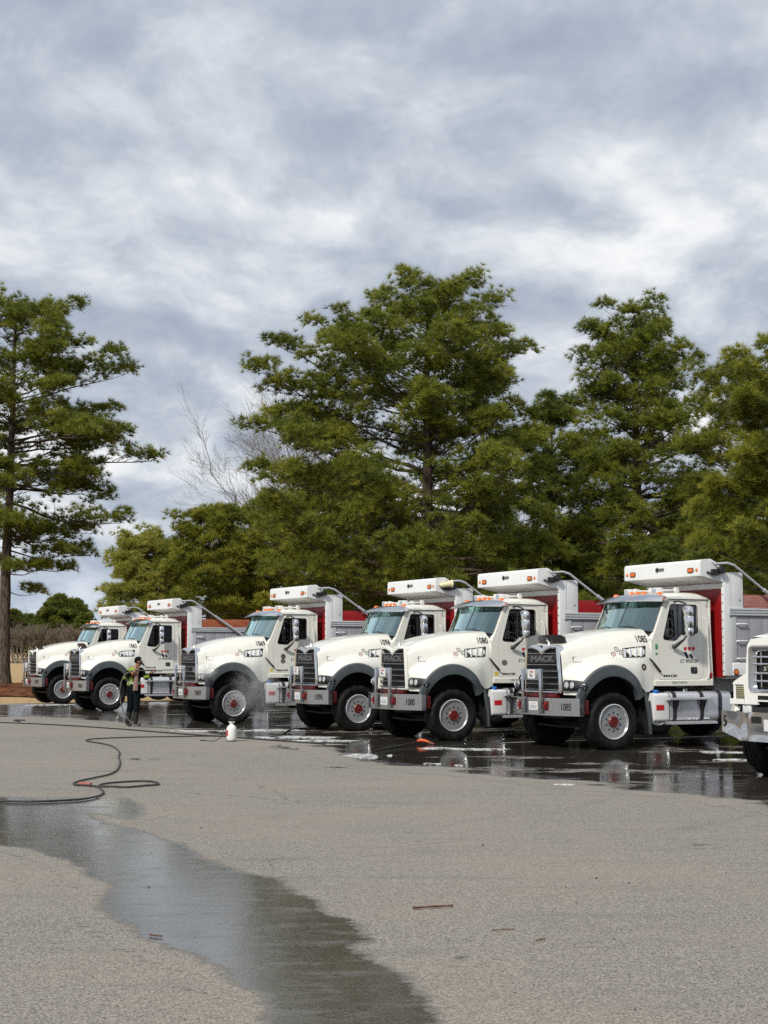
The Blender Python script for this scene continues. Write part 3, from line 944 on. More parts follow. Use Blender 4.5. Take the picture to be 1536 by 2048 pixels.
def body_kit(K, board_mat):
    """the dump body, frame, cab and running gear shared by all trucks in the row"""
    W = M['white']
    # ---- chassis
    f = MB()
    for s in (-1, 1):
        f.box(.62, -7.2, s * .47, s * .39, .72, 1.0)
    for x in (.55, -.9, -2.8, -4.4, -5.9, -7.1):
        f.box(x, x - .08, -.39, .39, .74, .98)
    K.put('frame', 'frame', f.mesh('frame', M['under'], bevel=.006), None)
    ax = MB().tube([(0, -.95, .52), (0, -.55, .44), (0, .55, .44), (0, .95, .52)], .055, 8)
    ax.tube([(.42, -.75, .42), (.42, 0, .40), (.42, .75, .42)], .025, 8)
    K.put('front_axle', 'front_axle', ax.mesh('front_axle', M['under']), None)
    eng = MB().prism(round_poly([(.6, .55), (-.9, .5), (-1.6, .62), (-2.1, .8), (-2.1, 1.14), (.6, 1.14)], .06), 'y', -.36, .36)
    eng.box(.70, .62, -.55, .55, .80, 1.80)
    K.put('engine', 'engine', eng.mesh('engine', M['under'], bevel=.02), None)
    # ---- wheels
    for i, s in enumerate((1, -1)):
        k = K.put('wf%d' % i, 'wheel', ME['tyre_f'], None, (0, s * 1.0, .52), (0, 0, 0 if s > 0 else PI))
        for nm, m_ in (('rim', 'rim_f'), ('hand_holes', 'holes'), ('lug_nuts', 'nuts'), ('hub', 'hub')):
            K.put(k + nm, nm, ME[m_], k)
    for i, (x, dz) in enumerate(((-3.68, .10), (-5.2, 0), (-6.6, 0))):
        for j, s in enumerate((1, -1)):
            k = K.put('wr%d%d' % (i, j), 'wheel', ME['tyre_r'], None, (x, s * 1.06, .51 + dz), (0, 0, 0 if s > 0 else PI))
            K.put(k + 'rim', 'rim', ME['rim_r'], k)
            K.put(k + 'hub', 'hub', ME['hub'], k, (0, -.07, 0))
            if i:
                K.put('wi%d%d' % (i, j), 'wheel', ME['tyre_r'], None, (x, s * .74, .51))
        K.put('ax%d' % i, 'axle', MB().tube([(x, -1.0, .51 + dz), (x, 1.0, .51 + dz)], .07, 8).mesh('axle', M['under']), None)
    # ---- cab
    fm = lambda p, o, s=1: (p[0], s * (ycab(p[1]) + o), p[1])
    side = [(-.985, 1.18), (-.985, 2.02), (-1.06, 2.16), (-1.085, 2.20), (-1.37, 2.84), (-2.43, 2.84), (-2.43, 1.18)]
    door = round_poly([(-1.165, 1.30), (-1.175, 2.02), (-1.40, 2.795), (-2.215, 2.79), (-2.185, 1.30)], [.02, .1, .06, .11, .13], 5)
    hole = round_poly([(-1.157, 1.292), (-1.167, 2.022), (-1.395, 2.803), (-2.223, 2.798), (-2.193, 1.292)], [.02, .1, .06, .115, .135], 5)
    win = round_poly([(-1.262, 2.055), (-1.475, 2.735), (-2.115, 2.725), (-2.105, 2.175), (-1.73, 2.175), (-1.56, 2.03)], [.06, .05, .06, .06, .06, .06], 4)
    cab = MB()
    for s in (1, -1):
        cab.plate(side, [hole], lambda p, o, s=s: fm(p, o, s), -.035, 0)
        # rocker step under the door
        cab.prism([(ycab(1.2) * s + .028 * s, 1.175), (ycab(1.2) * s + .028 * s, 1.27), (ycab(1.3) * s - .01 * s, 1.295), (ycab(1.2) * s - .06 * s, 1.175)], 'x', -1.02, -2.40)
        # pillar beside the windscreen
        cab.add([(-1.075, s * .955, 2.20), (-1.345, s * .925, 2.80), (-1.365, s * ycab(2.83), 2.83), (-1.085, s * ycab(2.2), 2.20)], [(0, 1, 2, 3)])
        cab.add([(-1.075, s * .955, 2.20), (-1.085, s * ycab(2.2), 2.20), (-1.0, s * 1.03, 2.03), (-.99, s * .92, 2.10)], [(0, 1, 2, 3)])
    cab.box(-2.43, -2.40, -1.01, 1.01, 1.18, 2.83)
    cab.box(-1.0, -2.40, -1.0, 1.0, 1.185, 1.22)
    k_cab = K.put('cab', 'cab', cab.mesh('cab', W, smooth=30), None)
    rows = []
    for x, zt, e in ((-1.24, 2.865, .10), (-1.32, 2.905, .075), (-1.42, 2.945, .05), (-1.60, 2.978, .02), (-1.90, 2.992, 0), (-2.18, 2.985, 0), (-2.33, 2.95, .01), (-2.405, 2.90, .03), (-2.437, 2.835, .05)):
        rim_z = min(2.835, zt)
        rows.append([(x, s * y, z) for s, y, z in ((-1, .992 - e * .3, rim_z - .005), (-1, .985 - e * .3, rim_z + .4 * (zt - rim_z)), (-1, .94 - e * .3, zt - .055 * (zt > 2.85)), (-1, .82, zt - .022), (-1, .45, zt - .004),
                                                    (1, 0, zt), (1, .45, zt - .004), (1, .82, zt - .022), (1, .94 - e * .3, zt - .055 * (zt > 2.85)), (1, .985 - e * .3, rim_z + .4 * (zt - rim_z)), (1, .992 - e * .3, rim_z - .005))])
    A = np.array(rows)
    A = np.stack([catmull(A[:, j], 3) for j in range(A.shape[1])], 1)
    K.put('roof', 'roof', MB().grid(A.tolist()).mesh('roof', W, smooth=45), k_cab)
    gut = MB()
    for s in (1, -1):
        gut.tube([(-1.40, s * .998, 2.836), (-2.42, s * .998, 2.832)], .008, 6)
    K.put('gutter', 'roof_gutter', gut.mesh('roof_gutter', M['flare']), k_cab)
    lin = MB().box(-1.02, -2.395, -.985, .985, 1.225, 1.26).box(-2.395, -2.375, -.97, .97, 1.26, 2.80).box(-1.02, -1.05, -.95, .95, 1.26, 2.1)
    lin.box(-1.42, -2.36, -.90, .90, 2.79, 2.81)
    for s in (1, -1):
        lin.plate(door, [win], lambda p, o, s=s: fm(p, o, s), -.06, -.042)
        lin.plate([(-2.22, 1.3), (-2.22, 2.79), (-2.39, 2.79), (-2.39, 1.3)], [], lambda p, o, s=s: fm(p, o, s), -.06, -.042)
    K.put('lining', 'cab_interior', lin.mesh('cab_interior', M['void'], smooth=0), k_cab)
    dash = MB().prism(round_poly([(-1.03, 1.5), (-1.03, 2.17), (-1.22, 2.17), (-1.40, 2.08), (-1.42, 1.9), (-1.25, 1.5)], .04), 'y', -.93, .93)
    dash.tube([(-1.52 + .05 * math.sin(t), .5 + .21 * math.cos(t), 2.05 + .2 * math.sin(t)) for t in np.linspace(0, 2 * PI, 20, endpoint=False)], .018, 6, closed=True)
    dash.tube([(-1.35, .5, 1.95), (-1.52, .5, 2.05)], .03, 6)
    K.put('dash', 'dashboard', dash.mesh('dashboard', M['black'], bevel=0), k_cab)
    for i, s in enumerate((1, -1)):
        st = MB().prism(round_poly([(-1.55, 1.60), (-1.55, 1.74), (-2.02, 1.72), (-2.14, 2.42), (-2.26, 2.42), (-2.20, 1.60)], .05), 'y', s * .5 - .25, s * .5 + .25)
        st.prism(round_poly([(-2.13, 2.42), (-2.15, 2.64), (-2.24, 2.64), (-2.24, 2.42)], .03), 'y', s * .5 - .13, s * .5 + .13)
        K.put('seat%d' % i, 'seat', st.mesh('seat', M['seat'], bevel=.03), k_cab)
    # windscreen in two panes with a centre bar
    def ws(y, t):
        q = 1 - (y / .955) ** 2
        return (-1.075 - .27 * t + .13 * q * (1 - .25 * t), y * (1 - .03 * t), 2.20 + .60 * t + .045 * q)
    for i, (a, b) in enumerate(((-.955, -.012), (.012, .955))):
        G = [[ws(a + (b - a) * u / 8, t / 4) for u in range(9)] for t in range(5)]
        K.put('ws%d' % i, 'windscreen_pane', MB().grid(G).mesh('windscreen_pane', M['glass'], smooth=80), k_cab)
    gk = MB().tube([ws(y, 0) for y in np.linspace(-.955, .955, 17)] + [ws(y, 1) for y in np.linspace(.955, -.955, 17)], .016, 6, closed=True)
    gk.tube([ws(0, t) for t in (0, .5, 1)], .012, 6)
    K.put('ws_frame', 'windscreen_frame', gk.mesh('windscreen_frame', M['black']), k_cab)
    cowl = [[(-1.0 + .0 * q, y, z) for y in np.linspace(-.94, .94, 13) for z in [2.10 + .15 * (1 - (y / .98) ** 2)]] for q in (0,)]
    cowl += [[(ws(y, 0)[0] - .01, y, ws(y, 0)[2] - .01) for y in np.linspace(-.94, .94, 13)]]
    K.put('cowl', 'cowl', MB().grid(cowl).mesh('cowl', M['black'], smooth=80), k_cab)
    for i, y0 in enumerate((.62, -.12)):
        wp = MB().tube([ws(y0, .01), ws(y0 + .02, .03)], .02, 6)
        wp.tube([Vector(ws(y0, .02)) + Vector((.03, 0, .02)), Vector(ws(y0 - .28, .10)) + Vector((.03, 0, .02)), Vector(ws(y0 - .52, .07)) + Vector((.025, 0, .02))], .012, 5)
        K.put('wiper%d' % i, 'wiper', wp.mesh('wiper', M['black']), k_cab)
    # doors
    for i, s in enumerate((1, -1)):
        dm = MB().plate(door, [win], lambda p, o, s=s: fm(p, o, s), -.038, .004).mesh('door', W, smooth=30)
        kd = K.put('door%d' % i, 'door', dm, None)
        win2 = [(a * 1.0, b) for a, b in win]
        K.put(kd + 'w', 'window', MB().add([fm(p, -.022, s) for p in win2], [tuple(range(len(win2)))]).mesh('window', M['glass_dark'], smooth=0), kd)
        sealp = [Vector(fm(p, -.002, s)) for p in win]
        K.put(kd + 's', 'window_seal', MB().tube(sealp, .010, 5, closed=True).mesh('window_seal', M['black']), kd)
        K.put(kd + 'd', 'window_divider', MB().tube([fm((-1.665, 2.73), -.012, s), fm((-1.65, 2.12), -.012, s)], .010, 5).mesh('window_divider', M['black']), kd)
        hp = round_poly([(-1.895, 1.405), (-1.895, 1.53), (-2.045, 1.53), (-2.045, 1.405)], .03)
        K.put(kd + 'h', 'door_handle', MB().plate(hp, [], lambda p, o, s=s: fm(p, o, s), .0045, .012).mesh('door_handle', M['black'], smooth=30), kd)
        K.put(kd + 'g', 'door_grip', MB().tube([fm((-1.97, 1.42), .014, s), fm((-1.97, 1.47), .03, s), fm((-1.97, 1.52), .014, s)], .012, 6).mesh('door_grip', M['flare']), kd)
        # mirror
        lv = [(2.095, .35), (2.115, .75), (2.15, .94), (2.26, 1.0), (2.275, .90), (2.295, 1.0), (2.49, 1.0), (2.505, .90), (2.525, 1.0), (2.63, .97), (2.68, .8), (2.70, .45)]
        rows = []
        for z, k_ in lv:
            rows.append([(-1.645 + .075 * k_ * np.sign(math.cos(t)) * abs(math.cos(t)) ** .55, s * (1.30 + .128 * k_ * np.sign(math.sin(t)) * abs(math.sin(t)) ** .55), z) for t in np.linspace(0, 2 * PI, 25)])
        mm = MB().grid(rows)
        mm.add(rows[0][:-1], [tuple(range(24))]).add(rows[-1][:-1], [tuple(range(24))])
        km = K.put('mirror%d' % i, 'mirror', mm.mesh('mirror', M['chrome'], smooth=50), None)
        am = MB().tube([(-1.47, s * 1.055, 1.915), (-1.50, s * 1.10, 1.925), (-1.60, s * 1.25, 2.06), (-1.62, s * 1.28, 2.13)], [.045, .04, .018, .016], 8)
        K.put(km + 'a', 'mirror_arm', am.mesh('mirror_arm', M['black']), km)
        am = MB().tube([(-1.55, s * 1.0, 2.78), (-1.58, s * 1.12, 2.79), (-1.63, s * 1.27, 2.74), (-1.64, s * 1.29, 2.68)], .016, 6)
        K.put(km + 'a2', 'mirror_arm', am.mesh('mirror_arm', M['black']), km)
        mg = MB().prism(round_poly([(s * 1.19, 2.13), (s * 1.41, 2.13), (s * 1.41, 2.67), (s * 1.19, 2.67)], .05), 'x', -1.728, -1.715)
        K.put(km + 'g', 'mirror_glass', mg.mesh('mirror_glass', M['black']), km)
        gr = MB().tube([fm((-2.27, 2.47), .0, s), fm((-2.275, 2.46), .035, s), fm((-2.31, 2.36), .045, s), fm((-2.31, 1.42), .045, s), fm((-2.275, 1.31), .035, s), fm((-2.27, 1.30), 0, s)], .014, 7)
        K.put('grab%d' % i, 'grab_handle', gr.mesh('grab_handle', M['white_cool']), k_cab)
        an = MB().tube([fm((-2.33, 2.70), .01, s), fm((-2.335, 2.78), .05, s), fm((-2.34, 3.02), .06, s)], .006, 5)
        K.put('ant%d' % i, 'antenna', an.mesh('antenna', M['black']), k_cab)
    # sun visor
    def vis(u, t):
        y0, y1 = u * .93, u * 1.10
        x0, z0 = -1.38 + .03 * (1 - u * u), 2.955 - .05 * abs(u) ** 3
        x1, z1 = -1.205 + .15 * (1 - u * u), 2.795 + .025 * (1 - u * u)
        return (x0 + (x1 - x0) * t, y0 + (y1 - y0) * t, z0 + (z1 - z0) * t + .02 * math.sin(t * PI))
    us = [-1, -.97, -.62, -.6, -.2, -.18, .18, .2, .6, .62, .97, 1]
    vz = MB().grid([[vis(u, t) for u in us] for t in (0, .33, .66, 1)])
    for s in (1, -1):
        vz.add([vis(s, 0), vis(s, .33), vis(s, .66), vis(s, 1), (-1.40, s * 1.03, 2.80), (-1.42, s * 1.0, 2.86)], [(0, 1, 2, 3, 4, 5)])
    vz.grid([[Vector(vis(u, 1)), Vector(vis(u, 1)) + Vector((-.012, 0, -.016))] for u in us])
    K.put('visor', 'sun_visor', vz.mesh('sun_visor', M['visor'], smooth=25), k_cab)
    for i, y in enumerate((-.72, -.20, 0, .20, .72)):
        lm = MB().lathe([(.0, .055), (.03, .05), (.045, .025), (.05, 0)], 'z', (-1.44, y, 2.955 - .03 * (abs(y) > .5)), 12)
        lm2 = MB()
        lm2.v = [((x + 1.44) * 1.5 - 1.44, yy, z) for x, yy, z in lm.v]
        lm2.f = lm.f
        K.put('mk%d' % i, 'marker_lamp', lm2.mesh('marker_lamp', M['amber'], smooth=60), k_cab)
    for i, y in enumerate((-.46, .46)):
        bc = MB().box(-1.50, -1.64, y - .085, y + .085, 2.965, 3.075).mesh('work_lamp', M['white_cool'], bevel=.02)
        kb = K.put('wl%d' % i, 'work_lamp', bc, k_cab)
        K.put(kb + 'l', 'lamp_lens', MB().box(-1.494, -1.502, y - .065, y + .065, 2.985, 3.055).mesh('lamp_lens', M['reflector'], smooth=0), kb)
        hn = MB().tube([(-1.55, y * .55, 3.03), (-1.70, y * .55, 3.03), (-2.20, y * .55, 3.04), (-2.26, y * .55, 3.04)], [.055, .024, .018, .03], 10)
        hn.box(-2.16, -2.23, y * .55 - .04, y * .55 + .04, 2.97, 3.10).box(-1.75, -1.79, y * .55 - .025, y * .55 + .025, 2.97, 3.03)
        K.put('horn%d' % i, 'air_horn', hn.mesh('air_horn', M['white_cool'], smooth=40), k_cab)
    # ---- tanks and steps
    sec = round_poly([(.70, .48), (1.21, .48), (1.21, 1.065), (.70, 1.065)], [.1, .14, .14, .1], 6)
    k_t = K.put('tank', 'fuel_tank', MB().prism(sec, 'x', -1.275, -2.74).mesh('fuel_tank', M['tank'], bevel=.015, smooth=35), None)
    sec2 = round_poly([(.70, .50), (1.20, .50), (1.20, 1.04), (.70, 1.04)], [.05, .07, .07, .05], 5)
    k_d = K.put('def', 'side_box', MB().prism(sec2, 'x', -.90, -1.25).mesh('side_box', M['white_cool'], bevel=.01), None)
    K.put('defcap', 'filler_cap', MB().lathe([(.055, 0), (.055, .05), (.04, .06), (0, .06)], 'z', (-1.00, 1.12, 1.04), 12).mesh('filler_cap', M['blue']), k_d)
    K.put('defst', 'sticker', MB().box(-.95, -1.13, 1.200, 1.206, .72, .82).mesh('sticker', M['red_lens'], smooth=0), k_d)
    K.put('cap', 'tank_cap', MB().lathe([(.06, 0), (.06, .05), (.03, .07), (0, .07)], 'z', (-1.75, 1.03, 1.06), 12).mesh('tank_cap', M['steel']), k_t)
    so = round_poly([(.69, .47), (1.222, .47), (1.222, 1.077), (.69, 1.077)], [.1, .145, .145, .1], 6)
    for i, x in enumerate((-1.37, -2.02, -2.46)):
        K.put('st%d' % i, 'strap', MB().prism(so, 'x', x + .04, x - .04).mesh('strap', M['dull_dark'], smooth=35), k_t)
        if i < 2:
            K.put('br%d' % i, 'step_bracket', MB().prism([(1.223, .70), (1.235, .70), (1.33, .90), (1.33, .915), (1.223, .915)], 'x', x + .03, x - .03).mesh('step_bracket', M['black'], smooth=0), k_t)
    stp = MB().box(-1.16, -2.24, 1.225, 1.34, .915, .945)
    for k_ in range(26):
        stp.box(-1.18 - k_ * .041, -1.20 - k_ * .041, 1.225, 1.34, .945, .953)
    K.put('step_u', 'step', stp.mesh('step', M['tank'], bevel=0), k_t)
    stp = MB().box(-1.14, -2.28, 1.20, 1.35, .455, .50)
    for k_ in range(27):
        stp.box(-1.16 - k_ * .041, -1.18 - k_ * .041, 1.20, 1.35, .50, .507)
    K.put('step_l', 'step', stp.mesh('step', M['tank'], bevel=0), k_t)
    rt = MB().prism([(-a, b) for a, b in sec], 'x', -1.0, -2.74)
    K.put('tank_r', 'fuel_tank', rt.mesh('fuel_tank', M['tank'], bevel=.015, smooth=35), None)
    # rear mudguards and flaps
    for i, s in enumerate((1, -1)):
        fl = MB().prism([(-7.12, .25), (-7.12, .95), (-7.14, .95), (-7.14, .25)], 'y', s * .62, s * 1.2)
        K.put('rf%d' % i, 'mud_flap', fl.mesh('mud_flap', M['black'], smooth=0), None)
    # ---- dump body
    bd = MB().box(-2.67, -7.25, -1.15, 1.15, 1.30, 1.42)
    bd.box(-7.20, -7.26, -1.20, 1.20, 1.30, 2.75)
    for s in (1, -1):
        bd.box(-2.70, -7.2, s * 1.185, s * 1.205, 1.42, 2.60)
        bd.prism([(s * 1.206, 1.35), (s * 1.262, 1.37), (s * 1.262, 1.60), (s * 1.206, 1.63)], 'x', -2.77, -7.2)
    bd.box(-2.9, -6.9, -.5, .5, 1.02, 1.29)
    kb = K.put('body', 'dump_body', bd.mesh('dump_body', M['white_cool'], bevel=.008), None)
    hb = MB().box(-2.63, -2.668, -1.158, 1.158, 1.33, 3.30)
    K.put('head', 'headboard', hb.mesh('headboard', M['red'], smooth=0), kb)
    hbx = MB().box(-2.60, -2.629, -1.155, 1.155, 3.05, 3.16)
    K.put('headr', 'headboard_rail', hbx.mesh('headboard_rail', M['white_cool'], bevel=.008), kb)
    for i, s in enumerate((1, -1)):
        po = MB().box(-2.58, -2.765, s * 1.16, s * 1.235, 1.36, 3.36)
        kp = K.put('post%d' % i, 'corner_post', po.mesh('corner_post', M['white_cool'], bevel=.01), kb)
        bl = MB()
        for k_ in range(11):
            bl.lathe([(.013, 0), (.013, .008), (0, .010)], 'x', (-2.580, s * 1.195, 1.45 + k_ * .165), 8)
        K.put(kp + 'b', 'bolts', bl.mesh('bolts', M['black'], smooth=0), kb)
        ear = round_poly([(-2.767, 2.672), (-2.767, 3.37), (-3.07, 3.37), (-3.07, 2.672)], [0, .01, .07, 0], 5)
        K.put('ear%d' % i, 'side_wing', MB().prism(ear, 'y', s * 1.20, s * 1.225).mesh('side_wing', M['white_cool'], bevel=.006), kb)
        K.put('earb%d' % i, 'bolts', MB().lathe([(.014, 0), (.014, .01), (0, .012)] if s > 0 else [(.014, -.01), (.014, 0), (0, 0)], 'y', (-2.98, s * 1.225, 2.83), 8).mesh('bolts', M['black'], smooth=0), kb)
        rl = MB().box(-2.70, -7.24, s * 1.206, s * 1.262, 2.52, 2.672)
        for z in (2.545, 2.595, 2.645):
            rl.box(-2.70, -7.24, s * 1.2615, s * 1.274, z - .014, z + .014)
        K.put('rail%d' % i, 'top_rail', rl.mesh('top_rail', M['rail'], bevel=.004), kb)
        K.put('fp%d' % i, 'side_post', MB().box(-2.77, -2.875, s * 1.206, s * 1.25, 1.632, 2.518).mesh('side_post', M['rail'], bevel=.006), kb)
        pk = MB().box(0, -.322, s * 1.206, s * 1.232, 1.632, 2.518)
        pk.box(-.10, -.112, s * 1.2315, s * 1.236, 1.64, 2.51).box(-.21, -.222, s * 1.2315, s * 1.236, 1.64, 2.51)
        pk = pk.mesh('side_plank', M['grey_panel'], bevel=.004)
        for k_ in range(13):
            K.put('pl%d%d' % (i, k_), 'side_plank', pk, kb, (-2.882 - k_ * .332, 0, 0))
        rg = MB().tube([(-2.87, s * 1.23, 0), (-2.89, s * 1.285, 0), (-3.10, s * 1.285, 0), (-3.12, s * 1.23, 0)], .018, 6).mesh('rung', M['white_cool'])
        for k_, z in enumerate((2.36, 2.03, 1.69)):
            K.put('rung%d%d' % (i, k_), 'ladder_rung', rg, kb, (0, 0, z))
        K.put('sb%d' % i, 'side_board', MB().box(-3.075, -7.2, s * 1.17, s * 1.208, 2.674, 2.94).mesh('side_board', board_mat, bevel=.006), kb)
        K.put('sl%d' % i, 'side_lamp', MB().lathe([(.05, 0), (.045, s * .02), (0, s * .025)], 'y', (-2.83, s * 1.2645, 1.43), 14).mesh('side_lamp', M['amber']), kb)
        K.put('slr%d' % i, 'lamp_ring', MB().tube([(-2.83 + .055 * math.cos(t), s * 1.266, 1.43 + .055 * math.sin(t)) for t in np.linspace(0, 2 * PI, 16, endpoint=False)], .010, 5, closed=True).mesh('lamp_ring', M['black']), kb)
    shp = [(-2.02, 3.285), (-2.02, 3.555), (-2.045, 3.595), (-2.20, 3.615), (-2.58, 3.45), (-2.60, 3.365), (-2.60, 3.17)]
    ks = K.put('shield', 'cab_shield', MB().prism(shp, 'y', -1.235, 1.235).mesh('cab_shield', M['white_cool'], bevel=.005, seg=1, smooth=20), kb)
    for i, s in enumerate((1, -1)):
        K.put('cl%d' % i, 'clearance_lamp', MB().lathe([(0, .016), (.030, .012), (.036, 0)], 'x', (-2.02, s * 1.13, 3.40), 14).mesh('clearance_lamp', M['amber'], smooth=60), kb)
        ov = round_poly([(s * .86, 3.365), (s * 1.02, 3.365), (s * 1.02, 3.435), (s * .86, 3.435)], .033, 5)
        K.put('ol%d' % i, 'clearance_lamp', MB().prism(ov, 'x', -2.0, -2.021).mesh('clearance_lamp', M['amber'], bevel=.006), kb)
        ov2 = round_poly([(s * .845, 3.35), (s * 1.035, 3.35), (s * 1.035, 3.45), (s * .845, 3.45)], .045, 5)
        K.put('ob%d' % i, 'lamp_bezel', MB().prism(ov2, 'x', -2.008, -2.022).mesh('lamp_bezel', M['black'], bevel=0), kb)
        mo = MB().lathe([(.065, -.05), (.075, -.03), (.075, .03), (.065, .05)], 'y', (-2.49, s * 1.295, 3.40), 14)
        mo.box(-2.28, -2.42, s * 1.238, s * 1.30, 3.30, 3.42).tube([(-2.18, s * 1.236, 3.36), (-2.24, s * 1.29, 3.34)], .025, 6)
        K.put('mot%d' % i, 'tarp_motor', mo.mesh('tarp_motor', M['black'], smooth=40), kb)
    sg = MB().box(-2.006, -2.021, -.13, .10, 3.43, 3.485).lathe([(.05, 0), (.05, .014), (0, .014)], 'x', (-2.02, -.12, 3.455), 12)
    K.put('badge', 'maker_badge', sg.mesh('maker_badge', M['decal_grey'], smooth=0), kb)
    ta = MB()
    for s in (1, -1):
        ta.tube([(-2.36, s * 1.31, 3.52), (-2.62, s * 1.32, 3.54), (-2.78, s * 1.33, 3.50), (-2.92, s * 1.33, 3.41), (-3.65, s * 1.33, 2.94)], .026, 8)
        ta.tube([(-3.5, s * 1.33, 3.04), (-5.2, s * 1.33, 1.95)], .040, 8)
        ta.tube([(-5.2, s * 1.24, 1.95), (-5.2, s * 1.37, 1.95)], .07, 10)
    ta.tube([(-2.36, -1.31, 3.52), (-2.30, -1.2, 3.60), (-2.30, 1.2, 3.60), (-2.36, 1.31, 3.52)], .022, 8)
    K.put('arm', 'tarp_arm', ta.mesh('tarp_arm', M['rail'], smooth=50), kb)

def mk_visor():
    m, nt = mat_new('polished_visor')
    tc = nt.n('ShaderNodeTexCoord', 3)
    n1 = nt.noise(tc, 3, 4)
    finish(nt, pbsdf(nt, Base__Color=(0.66, 0.68, 0.71), Metallic=1.0, Roughness=nt.lin(n1, .3, .7, .10, .22)))
    return m
M['visor'] = mk_visor()

